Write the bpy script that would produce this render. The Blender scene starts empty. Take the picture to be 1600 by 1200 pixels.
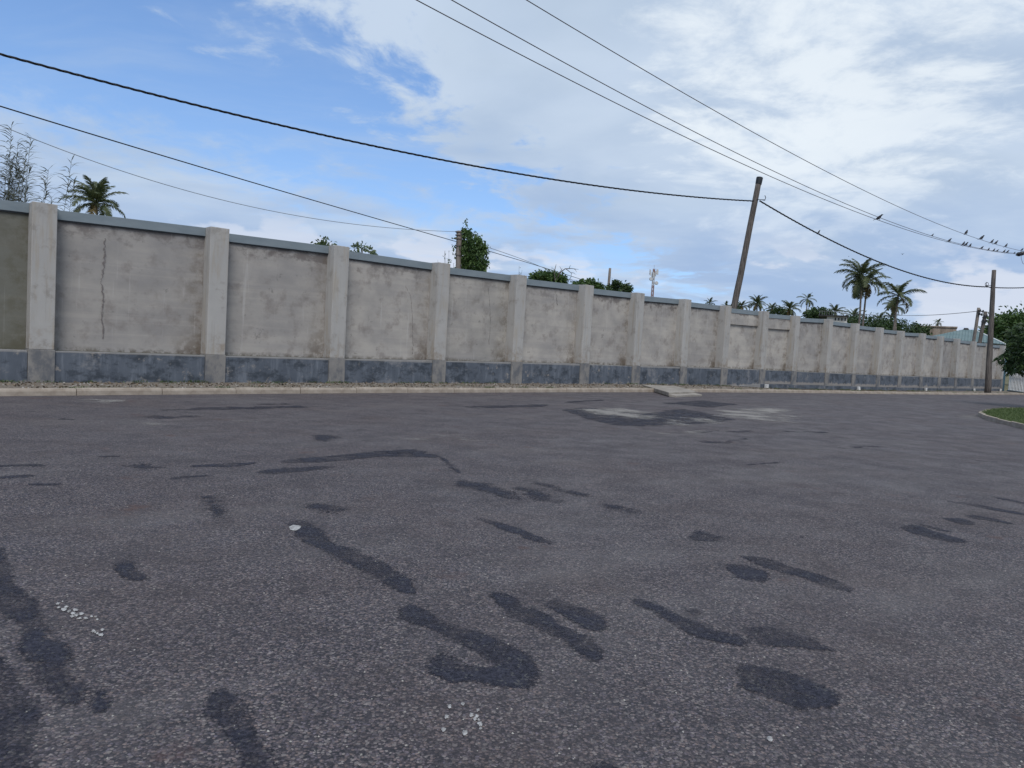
import bpy, bmesh, math, random
import numpy as np
from mathutils import Vector, Matrix, Euler
from mathutils import noise as mnoise
random.seed(7)
rng = np.random.default_rng(7)
SC = bpy.context.scene
COL = SC.collection
R = math.radians

# ------------------------------------------------------------------ camera
F_PX, PITCH, ROLL, EYE = 1164.0, -0.053393, 0.057291, 1.65
CP, SP, CR, SR = math.cos(PITCH), math.sin(PITCH), math.cos(ROLL), math.sin(ROLL)
cam_data = bpy.data.cameras.new('camera')
cam_data.sensor_width = 36.0
cam_data.lens = F_PX / 1600.0 * 36.0
cam_data.clip_start = 0.05
cam_data.clip_end = 6000.0
cam = bpy.data.objects.new('camera', cam_data)
COL.objects.link(cam)
rv, uv, fv = Vector((CR, -SP*SR, CP*SR)), Vector((-SR, -SP*CR, CP*CR)), Vector((0, CP, SP))
cam.matrix_world = Matrix(((rv.x, uv.x, -fv.x, 0), (rv.y, uv.y, -fv.y, 0), (rv.z, uv.z, -fv.z, EYE), (0, 0, 0, 1)))
SC.camera = cam
EYEV = Vector((0, 0, EYE))


def ray(x, y):
    xx, uu = (x-800)/F_PX, -(y-600)/F_PX
    X, U = xx*CR-uu*SR, xx*SR+uu*CR
    return Vector((X, CP-SP*U, SP+CP*U))


def at(x, y, depth):
    return EYEV + ray(x, y)*depth


# ------------------------------------------------------------------ sky, sun, exposure
SUN_EL, SUN_AZ = R(50), R(176)          # azimuth clockwise from +y
SC.view_settings.view_transform = 'Standard'
SC.view_settings.look = 'None'
SC.view_settings.exposure = 0.6
SC.view_settings.gamma = 1.0
SC.view_settings.use_curve_mapping = False
world = bpy.data.worlds.new('World')
SC.world = world
world.use_nodes = True


class NT:
    """small wrapper for building node trees"""
    def __init__(s, tree):
        s.t = tree
        tree.nodes.clear()

    def n(s, kind, **kw):
        nd = s.t.nodes.new(kind)
        for k, v in kw.items():
            setattr(nd, k, v)
        return nd

    def put(s, sock, v):
        if isinstance(v, bpy.types.NodeSocket):
            s.t.links.new(v, sock)
        else:
            sock.default_value = v

    def m(s, op, a, b=0.0, c=0.0, clamp=False):
        nd = s.n('ShaderNodeMath', operation=op, use_clamp=clamp)
        for i, v in enumerate((a, b, c)):
            s.put(nd.inputs[i], v)
        return nd.outputs[0]

    def vm(s, op, a, b=(0, 0, 0)):
        nd = s.n('ShaderNodeVectorMath', operation=op)
        s.put(nd.inputs[0], a)
        if op == 'SCALE':
            s.put(nd.inputs['Scale'], b)
        else:
            s.put(nd.inputs[1], b)
        return nd.outputs['Value'] if op in ('DOT_PRODUCT', 'LENGTH', 'DISTANCE') else nd.outputs['Vector']

    def noise(s, vec, scale, detail=4, rough=.55, dist=0.0, color=False):
        nd = s.n('ShaderNodeTexNoise')
        s.put(nd.inputs['Vector'], vec)
        nd.inputs['Scale'].default_value = scale
        nd.inputs['Detail'].default_value = detail
        nd.inputs['Roughness'].default_value = rough
        nd.inputs['Distortion'].default_value = dist
        return nd.outputs['Color'] if color else nd.outputs['Fac']

    def vor(s, vec, scale, out='Color', feature='F1', rnd=1.0):
        nd = s.n('ShaderNodeTexVoronoi', feature=feature)
        s.put(nd.inputs['Vector'], vec)
        nd.inputs['Scale'].default_value = scale
        nd.inputs['Randomness'].default_value = rnd
        return nd.outputs[out]

    def step(s, v, lo, hi, a=0.0, b=1.0, smooth=True):
        nd = s.n('ShaderNodeMapRange', interpolation_type='SMOOTHSTEP' if smooth else 'LINEAR')
        s.put(nd.inputs['Value'], v)
        for k, q in zip(('From Min', 'From Max', 'To Min', 'To Max'), (lo, hi, a, b)):
            s.put(nd.inputs[k], q)
        return nd.outputs['Result']

    def mix(s, f, a, b, blend='MIX'):
        nd = s.n('ShaderNodeMix', data_type='RGBA', blend_type=blend)
        s.put(nd.inputs[0], f)
        for sock, v in ((nd.inputs[6], a), (nd.inputs[7], b)):
            if isinstance(v, tuple) and len(v) == 3:
                v = v + (1,)
            s.put(sock, v)
        return nd.outputs[2]

    def comb(s, x, y, z):
        nd = s.n('ShaderNodeCombineXYZ')
        for i, v in enumerate((x, y, z)):
            s.put(nd.inputs[i], v)
        return nd.outputs[0]

    def sep(s, v):
        nd = s.n('ShaderNodeSeparateXYZ')
        s.put(nd.inputs[0], v)
        return nd.outputs

    def mul(s, v, x, y, z):
        return s.vm('MULTIPLY', v, (x, y, z))


w = NT(world.node_tree)
SKY_STR = 0.1
sky = w.n('ShaderNodeTexSky', sky_type='NISHITA', sun_disc=False, sun_elevation=SUN_EL, sun_rotation=SUN_AZ)
sky.air_density, sky.dust_density, sky.ozone_density = 1.0, 0.3, 5.0
dirv = w.n('ShaderNodeTexCoord').outputs['Generated']
dx, dy, dz = w.sep(dirv)
zz = w.m('ADD', w.m('MAXIMUM', dz, 0.0), 0.16)
pv = w.comb(w.m('DIVIDE', dx, zz), w.m('DIVIDE', dy, zz), 0.0)          # a flat cloud deck seen in perspective
pw = w.vm('ADD', pv, w.vm('SCALE', w.vm('SUBTRACT', w.noise(pv, 1.1, 3, .5, color=True), (.5, .5, .5)), .5))
f_big = w.noise(pw, 1.0, 6, .5)
f_mid = w.noise(w.vm('ADD', pw, (7.3, 2.1, 0)), 1.7, 7, .5)
f_fine = w.noise(w.mul(w.vm('ADD', pw, (3.7, 9.1, 0)), 1, 1, 1), 5.0, 8, .62)


def gc(a, b, pos):
    """normal of the great circle through two directions, pointing to the third"""
    n_ = a.cross(b).normalized()
    return n_ if n_.dot(pos) > 0 else -n_


blue_dir = ray(250, 120).normalized()
n1 = gc(ray(375, 30).normalized(), ray(740, 270).normalized(), blue_dir)
n2 = gc(ray(0, 165).normalized(), ray(760, 352).normalized(), blue_dir)
wob = w.m('ADD', w.m('MULTIPLY', w.m('SUBTRACT', f_mid, .5), .22), w.m('MULTIPLY', w.m('SUBTRACT', f_fine, .5), .34))
b1 = w.step(w.m('ADD', w.vm('DOT_PRODUCT', dirv, tuple(n1)), wob), -0.060, 0.020)
b2 = w.step(w.m('ADD', w.vm('DOT_PRODUCT', dirv, tuple(n2)), w.m('MULTIPLY', wob, .5)), -0.050, 0.035)
wisps = w.m('MULTIPLY', w.step(w.noise(w.mul(pw, .7, 1.7, 1), 1.7, 8, .6), .44, .78), .36)
blue = w.m('MULTIPLY', w.m('MULTIPLY', b1, b2), w.m('SUBTRACT', 1.0, wisps))
blue = w.m('ADD', blue, w.m('MULTIPLY', w.step(f_mid, .34, .25), .30), clamp=True)
white = w.mix(w.step(f_mid, .30, .66), (.45, .565, .735), (.565, .675, .83))
white = w.mix(w.m('MULTIPLY', w.step(f_big, .50, .66), .55), white, (.48, .585, .71))
sunny = ray(1290, 150).normalized()
glow = w.step(w.m('ADD', w.vm('DOT_PRODUCT', dirv, tuple(sunny)), w.m('MULTIPLY', w.m('SUBTRACT', f_fine, .5), .09)), .976, 1.003)
white = w.mix(w.m('MULTIPLY', glow, .7), white, (.92, .98, 1.02))
lowf = w.step(w.m('ADD', dz, w.m('MULTIPLY', w.m('SUBTRACT', f_mid, .5), .25)), .30, .06)
lowc = w.mix(w.step(w.noise(w.mul(pw, .6, 1.3, 1), 1.6, 7, .52), .42, .68), (.355, .495, .745), (.54, .665, .85))
cloud = w.mix(w.m('MULTIPLY', lowf, .85), white, lowc)
# cumulus heads low over the horizon
cu_v = w.comb(w.m('MULTIPLY', w.m('ARCTAN2', dx, dy), 5.0), w.m('MULTIPLY', dz, 12.0), 3.3)
cu = w.m('MULTIPLY', w.step(w.noise(cu_v, 1.3, 8, .52), .545, .60), w.step(dz, .17, .10))
cloud = w.mix(w.m('MULTIPLY', cu, .75), cloud, (.73, .78, .89))
blue_s = w.mix(.62, w.vm('SCALE', sky.outputs[0], SKY_STR), w.mix(w.step(dz, .02, .55), (.225, .385, .68), (.088, .185, .42)))
full = w.mix(blue, w.vm('SCALE', cloud, .66), blue_s)
bg = w.n('ShaderNodeBackground')
w.put(bg.inputs['Color'], w.vm('SCALE', full, 1.0/SKY_STR))
bg.inputs['Strength'].default_value = SKY_STR
w.t.links.new(bg.outputs[0], w.n('ShaderNodeOutputWorld').inputs['Surface'])

sun_data = bpy.data.lights.new('sun', 'SUN')
sun_data.energy = 1.5
sun_data.angle = R(25)
sun_data.color = (1.0, .965, .91)
sun = bpy.data.objects.new('sun', sun_data)
COL.objects.link(sun)
sdir = Vector((math.sin(SUN_AZ)*math.cos(SUN_EL), math.cos(SUN_AZ)*math.cos(SUN_EL), math.sin(SUN_EL)))
sun.rotation_euler = sdir.to_track_quat('Z', 'Y').to_euler()
sun.location = (0, 0, 50)

# ------------------------------------------------------------------ frame of the wall: s along it, n away from the camera
WA, WD = 0.825538, 21.7311
D = Vector((math.sin(WA), math.cos(WA), 0))
N = Vector((-math.cos(WA), math.sin(WA), 0))


def sn(s, n, z=0.0):
    return D*s + N*n + Vector((0, 0, z))


def gz(s):
    t = s-32.0
    soft = .5*(t+math.sqrt(t*t+36.0))
    return -min(.0055*soft, .6)


def ground_hit(x, y):
    r = ray(x, y)
    z = 0.0
    for _ in range(12):
        P = EYEV + r*((z-EYE)/r.z)
        z = gz(P.dot(D))
    return P


# ------------------------------------------------------------------ helpers
def tag(o, label=None, cat=None, group=None, kind=None):
    for k, v in (('label', label), ('category', cat), ('group', group), ('kind', kind)):
        if v:
            o[k] = v
    return o


def empty(name, loc, label, cat, group=None, rz=0.0):
    o = bpy.data.objects.new(name, None)
    COL.objects.link(o)
    o.location = loc
    o.rotation_euler.z = rz
    o.empty_display_size = .3
    return tag(o, label, cat, group)


def link(name, me, mat=None, parent=None, loc=None):
    o = bpy.data.objects.new(name, me)
    COL.objects.link(o)
    if mat is not None and not me.materials:
        me.materials.append(mat)
    if parent is not None:
        o.parent = parent
    if loc is not None:
        o.location = loc
    return o


def mesh(name, verts, faces, smooth=False):
    me = bpy.data.meshes.new(name)
    me.from_pydata([tuple(v) for v in verts], [], faces)
    if smooth:
        me.polygons.foreach_set('use_smooth', [True]*len(me.polygons))
    me.update()
    return me


class MB:
    """collects shapes for one mesh"""
    def __init__(s):
        s.v, s.f = [], []

    def add(s, verts, faces):
        k = len(s.v)
        s.v += [Vector(v) for v in verts]
        s.f += [tuple(i+k for i in f) for f in faces]

    def box(s, lo, hi, jit=0.0):
        x0, y0, z0 = lo
        x1, y1, z1 = hi
        vs = [(x0, y0, z0), (x1, y0, z0), (x1, y1, z0), (x0, y1, z0), (x0, y0, z1), (x1, y0, z1), (x1, y1, z1), (x0, y1, z1)]
        if jit:
            vs = [tuple(c+random.uniform(-jit, jit) for c in v) for v in vs]
        s.add(vs, [(0, 3, 2, 1), (4, 5, 6, 7), (0, 1, 5, 4), (1, 2, 6, 5), (2, 3, 7, 6), (3, 0, 4, 7)])

    def tube(s, pts, rad, sides=8, cap=True):
        pts = [Vector(p) for p in pts]
        n_ = len(pts)
        rads = rad if isinstance(rad, (list, tuple)) else [rad]*n_
        k = len(s.v)
        ref = None
        for i, p in enumerate(pts):
            t = (pts[min(i+1, n_-1)]-pts[max(i-1, 0)]).normalized()
            if ref is None:
                ref = Vector((0, 0, 1)) if abs(t.z) < .9 else Vector((1, 0, 0))
            a = (ref - t*ref.dot(t)).normalized()
            ref = a
            b = t.cross(a)
            for j in range(sides):
                th = 2*math.pi*j/sides
                s.v.append(p + (a*math.cos(th)+b*math.sin(th))*rads[i])
        for i in range(n_-1):
            for j in range(sides):
                j2 = (j+1) % sides
                s.f.append((k+i*sides+j, k+i*sides+j2, k+(i+1)*sides+j2, k+(i+1)*sides+j))
        if cap:
            s.f.append(tuple(k+j for j in reversed(range(sides))))
            s.f.append(tuple(k+(n_-1)*sides+j for j in range(sides)))

    def build(s, name, mat, parent=None, smooth=False, loc=None, bevel=0.0, origin=None):
        vs = [v-Vector(origin) for v in s.v] if origin is not None else s.v
        me = mesh(name, vs, s.f, smooth)
        if bevel:
            bm = bmesh.new()
            bm.from_mesh(me)
            bmesh.ops.bevel(bm, geom=bm.edges[:], offset=bevel, segments=2, affect='EDGES', profile=.6)
            bm.to_mesh(me)
            bm.free()
        return link(name, me, mat, parent, origin if origin is not None else loc)


# ------------------------------------------------------------------ materials
def principled(name, build, rough=.85, spec=.3):
    mt = bpy.data.materials.new(name)
    mt.use_nodes = True
    q = NT(mt.node_tree)
    out = q.n('ShaderNodeOutputMaterial')
    b = q.n('ShaderNodeBsdfPrincipled')
    b.inputs['Roughness'].default_value = rough
    b.inputs['Specular IOR Level'].default_value = spec
    q.t.links.new(b.outputs[0], out.inputs['Surface'])
    q.bsdf, q.out = b, out
    build(q)
    return mt


def bump(q, h, strength=.3, dist=.02):
    nd = q.n('ShaderNodeBump')
    nd.inputs['Strength'].default_value = strength
    nd.inputs['Distance'].default_value = dist
    q.put(nd.inputs['Height'], h)
    q.t.links.new(nd.outputs[0], q.bsdf.inputs['Normal'])


def wpos(q):
    return q.n('ShaderNodeNewGeometry').outputs['Position']


def objp(q):
    return q.n('ShaderNodeTexCoord').outputs['Object']


def uvn(q):
    return q.n('ShaderNodeTexCoord').outputs['UV']


def orand(q):
    return q.n('ShaderNodeObjectInfo').outputs['Random']


def m_asphalt(q):
    p = wpos(q)
    pj = q.vm('ADD', p, q.vm('SCALE', q.vm('SUBTRACT', q.noise(p, 60, 2, .5, color=True), (.5, .5, .5)), .014))
    chip = q.vor(pj, 78, 'Color')
    chd = q.vor(pj, 78, 'Distance')
    cr, cg, cb = q.sep(chip)
    coarse = q.sep(q.vor(pj, 41, 'Color'))
    cod = q.vor(pj, 41, 'Distance')
    pick = q.m('MULTIPLY', q.step(coarse[0], .76, .80), q.step(cod, .52, .40))       # some larger stones among the fine chips
    hue = q.mix(cb, (.162, .138, .164), (.215, .160, .142))
    base = q.mix(q.m('POWER', cr, 1.5), (.030, .0255, .031), hue)
    base = q.mix(q.step(cg, .88, .97), base, (.245, .212, .200))            # pale stones
    base = q.mix(q.step(chd, .45, .85), base, (.014, .0135, .017))     # binder between the chips
    base = q.mix(pick, base, q.mix(coarse[1], (.070, .062, .068), (.195, .168, .160)))
    big = q.noise(p, .22, 5, .6)
    med = q.noise(p, 1.6, 5, .6)
    base = q.mix(q.step(big, .35, .68, .0, .5), base, q.mix(.5, base, (.11, .103, .110)))
    base = q.mix(q.m('MULTIPLY', q.step(med, .42, .70), .35), base, (.040, .038, .047))
    rust = q.step(q.noise(p, 1.3, 5, .6), .62, .74)
    base = q.mix(q.m('MULTIPLY', rust, .7), base, (.080, .040, .032))
    brown = q.step(q.noise(p, .55, 6, .62), .44, .68, 0, .34)
    base = q.mix(brown, base, q.mix(.6, base, (.105, .072, .060)))
    mott = q.step(q.noise(p, 2.8, 6, .68), .50, .70, 0, .42)
    base = q.mix(mott, base, (.034, .027, .029))
    pits = q.step(q.noise(p, 26, 3, .6), .50, .66, 0, .55)
    base = q.mix(pits, base, (.018, .0165, .020))
    dust = q.step(q.noise(q.comb(q.vm('DOT_PRODUCT', p, tuple(D)), q.m('MULTIPLY', q.vm('DOT_PRODUCT', p, tuple(N)), 2.6), 0), .33, 6, .62), .48, .72)
    base = q.mix(q.m('MULTIPLY', dust, .25), base, (.175, .16, .155))
    q.put(q.bsdf.inputs['Base Color'], base)
    q.put(q.bsdf.inputs['Roughness'], q.step(med, .3, .7, .62, .84))
    h = q.m('ADD', q.m('ADD', q.m('MULTIPLY', pick, q.m('SUBTRACT', 1.0, cod)), q.m('MULTIPLY', q.m('SUBTRACT', 1.0, chd), q.m('ADD', .35, q.m('MULTIPLY', cr, .8)))), q.m('MULTIPLY', q.noise(p, 180, 2), .25))
    bump(q, h, .75, .008)


def m_bitumen(q):
    """tar mended patch: the rim breaks up between the chips of the road"""
    p = wpos(q)
    ch = q.vor(p, 78, 'Color')
    chd = q.vor(p, 78, 'Distance')
    cr, cg, cb = q.sep(ch)
    base = q.mix(cr, (.014, .0145, .023), (.046, .046, .064))
    base = q.mix(q.m('MULTIPLY', q.step(cg, .90, .97), .7), base, (.10, .098, .095))
    base = q.mix(q.step(q.noise(p, 3.0, 4, .6), .5, .75, 0, .4), base, (.055, .053, .062))
    q.put(q.bsdf.inputs['Base Color'], base)
    q.bsdf.inputs['Roughness'].default_value = .8
    q.bsdf.inputs['Specular IOR Level'].default_value = .2
    bump(q, q.m('SUBTRACT', 1.0, chd), .5, .006)
    rim_cut(q, p)


def rim_cut(q, p, width=1.0):
    e = q.n('ShaderNodeAttribute', attribute_name='rim').outputs['Fac']
    cell = q.sep(q.vor(p, 78, 'Color'))[0]
    nz = q.m('ADD', q.m('MULTIPLY', cell, .40), q.m('MULTIPLY', q.m('ADD', q.m('MULTIPLY', q.m('SUBTRACT', q.noise(p, 7, 6, .68), .5), 2.4), .5), .62))
    a = q.step(q.m('SUBTRACT', q.m('MULTIPLY', e, 1.35*width), nz), -.25, .40)
    a = q.m('MULTIPLY', a, q.step(q.noise(p, 2.6, 4, .6), .36, .62, .30, .90))
    q.put(q.bsdf.inputs['Alpha'], a)


def m_crack(q):
    p = objp(q)
    q.put(q.bsdf.inputs['Base Color'], q.mix(q.noise(p, 9, 5, .6), (.135, .115, .115), (.21, .185, .180)))
    e = q.n('ShaderNodeAttribute', attribute_name='rim').outputs['Fac']
    nz = q.m('ADD', q.m('MULTIPLY', q.m('SUBTRACT', q.noise(q.mul(p, 1, 1, .6), 16, 6, .7), .5), 2.6), .62)
    q.put(q.bsdf.inputs['Alpha'], q.step(q.m('SUBTRACT', q.m('MULTIPLY', e, 1.1), nz), -.24, .46, 0, .68))


def m_sand(q):
    p = wpos(q)
    base = q.mix(q.noise(p, 40, 3, .6), (.215, .20, .188), (.38, .358, .335))
    q.put(q.bsdf.inputs['Base Color'], base)
    e = q.n('ShaderNodeAttribute', attribute_name='rim').outputs['Fac']
    nn = q.comb(q.vm('DOT_PRODUCT', p, tuple(D)), q.m('MULTIPLY', q.vm('DOT_PRODUCT', p, tuple(N)), .8), 0)
    nz = q.m('ADD', q.m('MULTIPLY', q.m('ADD', q.m('MULTIPLY', q.m('SUBTRACT', q.noise(nn, 1.3, 8, .70), .5), 3.6), .62), 1.0), q.m('MULTIPLY', q.sep(q.vor(p, 60, 'Color'))[0], .35))
    q.put(q.bsdf.inputs['Alpha'], q.step(q.m('SUBTRACT', q.m('MULTIPLY', e, 1.22), nz), -.24, .58, 0, .75))


def m_dirt(q):
    p = wpos(q)
    ch = q.vor(p, 34, 'Color')
    cr, cg, cb = q.sep(ch)
    base = q.mix(q.noise(p, 1.3, 6, .62), (.150, .125, .102), (.310, .262, .215))
    base = q.mix(q.m('MULTIPLY', cr, .5), base, (.10, .09, .085))
    base = q.mix(q.step(cg, .94, .99), base, (.34, .30, .26))
    base = q.mix(q.m('MULTIPLY', q.step(q.noise(p, .7, 5, .6), .56, .66), .45), base, (.085, .09, .05))
    q.put(q.bsdf.inputs['Base Color'], base)
    bump(q, q.m('ADD', q.noise(p, 22, 5, .7), q.m('MULTIPLY', q.vor(p, 34, 'Distance'), -.5)), .8, .03)


def m_ground(q):
    p = wpos(q)
    base = q.mix(q.noise(p, .05, 6, .6), (.07, .085, .035), (.20, .165, .11))
    q.put(q.bsdf.inputs['Base Color'], base)


def m_panel(q):
    o = objp(q)
    r = orand(q)
    off = q.comb(q.m('MULTIPLY', r, 90.0), q.m('MULTIPLY', r, 37.0), q.m('MULTIPLY', r, 53.0))
    p = q.vm('ADD', o, off)
    u, v, _ = q.sep(uvn(q))
    base = q.mix(q.step(q.noise(q.mul(p, 1, 1, 1.5), .8, 5, .6), .3, .7), (.305, .286, .270), (.455, .420, .378))
    tone = q.n('ShaderNodeAttribute', attribute_type='OBJECT', attribute_name='shade_and_wear').outputs['Fac']
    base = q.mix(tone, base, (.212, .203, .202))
    # courses of the render coat: faint level bands
    band = q.noise(q.mul(p, .25, .25, 3.4), 1.2, 4, .55)
    base = q.mix(q.step(band, .40, .72, 0, .38), base, (.262, .250, .248))
    base = q.mix(q.step(q.noise(q.mul(p, .12, .12, 6.0), 1.0, 3, .6), .52, .68, 0, .2), base, (.46, .42, .375))
    # damp bloom, brown and grey
    base = q.mix(q.step(q.noise(p, 1.7, 6, .66), .50, .70, 0, .65), base, (.200, .175, .162))
    # dirt run-off from under the coping
    streak = q.noise(q.mul(p, 1.6, 1.6, 2.2), 1.3, 6, .66)
    topd = q.m('MULTIPLY', q.step(v, .66, .97), q.step(q.m('ADD', streak, q.m('MULTIPLY', q.m('SUBTRACT', v, .95), 1.1)), .45, .62))
    base = q.mix(q.m('MULTIPLY', topd, q.m('ADD', .4, q.m('MULTIPLY', q.m('FRACT', q.m('MULTIPLY', r, 7.31)), .45))), base, (.130, .112, .106))
    pale = q.m('MULTIPLY', q.step(q.noise(q.mul(p, 7, 7, .3), 1.0, 4, .6), .60, .74), .35)
    base = q.mix(pale, base, (.50, .48, .46))
    # weathering beside the pilaster at the right end of the bay
    n3 = q.noise(p, 2.6, 6, .7)
    rt = q.m('MULTIPLY', q.step(u, .74, 1.0), q.step(n3, .44, .66))
    base = q.mix(q.m('MULTIPLY', rt, q.m('ADD', .25, q.m('MULTIPLY', q.m('FRACT', q.m('MULTIPLY', r, 13.7)), .55))), base, (.13, .102, .074))
    crn = q.m('MULTIPLY', q.m('MULTIPLY', q.step(u, .72, .97), q.step(v, .30, .0)), q.step(q.noise(p, 3.4, 5, .7), .34, .56))
    base = q.mix(q.m('MULTIPLY', crn, .7), base, (.095, .068, .045))
    lf = q.m('MULTIPLY', q.step(u, .10, .0), q.step(n3, .40, .62))
    base = q.mix(q.m('MULTIPLY', lf, .45), base, (.17, .15, .13))
    ft = q.m('MULTIPLY', q.step(v, .05, .0), q.step(q.noise(p, 6, 4, .7), .40, .62))
    base = q.mix(q.m('MULTIPLY', ft, .8), base, (.10, .085, .065))
    mold = q.m('MULTIPLY', q.step(q.noise(p, 3.1, 6, .72), .62, .70), .6)
    base = q.mix(mold, base, (.15, .14, .135))
    green = q.n('ShaderNodeAttribute', attribute_type='OBJECT', attribute_name='moss').outputs['Fac']
    base = q.mix(q.m('MULTIPLY', green, q.step(q.m('ADD', q.noise(p, 1.1, 5, .6), q.m('MULTIPLY', u, .5)), .45, .9)), base, (.10, .105, .075))
    q.put(q.bsdf.inputs['Base Color'], base)
    h = q.m('ADD', q.noise(p, 45, 4, .7), q.m('MULTIPLY', band, 1.2))
    bump(q, h, .35, .01)


def m_column(q):
    o = objp(q)
    r = orand(q)
    p = q.vm('ADD', o, q.comb(q.m('MULTIPLY', r, 71.0), q.m('MULTIPLY', r, 23.0), q.m('MULTIPLY', r, 47.0)))
    base = q.mix(q.noise(q.mul(p, 1, 1, .5), 1.3, 5, .6), (.315, .305, .298), (.435, .418, .395))
    base = q.mix(q.step(q.noise(q.mul(p, 4, 4, .5), 1.2, 5, .65), .48, .70, 0, .6), base, (.335, .285, .225))
    nx = q.sep(q.n('ShaderNodeNewGeometry').outputs['True Normal'])
    base = q.mix(q.step(q.noise(p, 2.4, 6, .7), .52, .70, 0, .6), base, (.23, .21, .19))
    drip = q.step(q.noise(q.mul(p, 7, 7, .35), 1.0, 5, .65), .54, .72, 0, .5)
    base = q.mix(drip, base, (.225, .205, .185))
    foot = q.m('MULTIPLY', q.step(q.sep(o)[2], .9, .0), q.step(q.noise(p, 3.5, 5, .7), .42, .66))
    base = q.mix(q.m('MULTIPLY', foot, .55), base, (.20, .145, .095))
    top = q.m('MULTIPLY', q.step(q.sep(o)[2], 3.1, 3.6), q.step(q.noise(p, 4.5, 5, .7), .45, .65))
    base = q.mix(q.m('MULTIPLY', top, .45), base, (.22, .20, .18))
    q.put(q.bsdf.inputs['Base Color'], base)
    bump(q, q.noise(p, 40, 5, .7), .35, .01)


def m_plinth(q):
    o = objp(q)
    r = orand(q)
    p = q.vm('ADD', o, q.comb(q.m('MULTIPLY', r, 61.0), q.m('MULTIPLY', r, 29.0), q.m('MULTIPLY', r, 83.0)))
    u, v, _ = q.sep(uvn(q))
    base = q.mix(q.noise(p, 1.6, 5, .6), (.046, .057, .077), (.135, .152, .182))
    run = q.noise(q.mul(p, 6.0, 6.0, .8), 1.0, 6, .7)
    base = q.mix(q.step(run, .48, .68, 0, .6), base, (.185, .205, .240))
    base = q.mix(q.step(q.noise(q.mul(p, 1, 1, 1.3), 1.1, 8, .74), .55, .68, 0, .75), base, (.215, .215, .225))
    base = q.mix(q.step(q.noise(q.mul(p, 1, 1, 1.5), 1.5, 7, .72), .47, .63, 0, .85), base, (.034, .042, .054))
    peel = q.step(q.m('ADD', q.noise(p, 3.3, 7, .74), q.m('MULTIPLY', q.step(v, .32, .0), .30)), .58, .68)
    base = q.mix(q.m('MULTIPLY', peel, .75), base, (.295, .265, .240))
    lip = q.step(v, .955, .985)
    base = q.mix(q.m('MULTIPLY', lip, .55), base, (.33, .31, .29))
    q.put(q.bsdf.inputs['Base Color'], base)
    q.bsdf.inputs['Roughness'].default_value = .7
    bump(q, q.noise(p, 30, 5, .7), .3, .01)


def m_colbase(q):
    o = objp(q)
    r = orand(q)
    p = q.vm('ADD', o, q.comb(q.m('MULTIPLY', r, 61.0), q.m('MULTIPLY', r, 29.0), q.m('MULTIPLY', r, 83.0)))
    base = q.mix(q.noise(p, 2.0, 5, .6), (.17, .163, .158), (.29, .272, .255))
    base = q.mix(q.step(q.noise(q.mul(p, 2.6, 2.6, 1.6), 1.0, 6, .7), .42, .62, 0, .8), base, (.105, .112, .128))
    q.put(q.bsdf.inputs['Base Color'], base)
    bump(q, q.noise(p, 30, 5, .7), .3, .01)


def m_simple(c1, c2, scale=3.0, stretch=(1, 1, 1), world_space=False, bmp=.2):
    def f(q):
        p = wpos(q) if world_space else objp(q)
        p = q.mul(p, *stretch)
        q.put(q.bsdf.inputs['Base Color'], q.mix(q.step(q.noise(p, scale, 6, .65), .3, .7), c1, c2))
        if bmp:
            bump(q, q.noise(p, scale*8, 4, .6), bmp, .01)
    return f


def m_island_random(c1, c2, trans=.35, rough=.5):
    """leaf material: each leaf its own shade, some light passing through"""
    def f(q):
        r = q.n('ShaderNodeNewGeometry').outputs['Random Per Island']
        c = q.mix(r, c1, c2)
        q.put(q.bsdf.inputs['Base Color'], c)
        q.bsdf.inputs['Roughness'].default_value = rough
        t = q.n('ShaderNodeBsdfTranslucent')
        q.put(t.inputs['Color'], c)
        ms = q.n('ShaderNodeMixShader')
        ms.inputs[0].default_value = trans
        q.t.links.new(q.bsdf.outputs[0], ms.inputs[1])
        q.t.links.new(t.outputs[0], ms.inputs[2])
        q.t.links.new(ms.outputs[0], q.out.inputs['Surface'])
    return f


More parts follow.
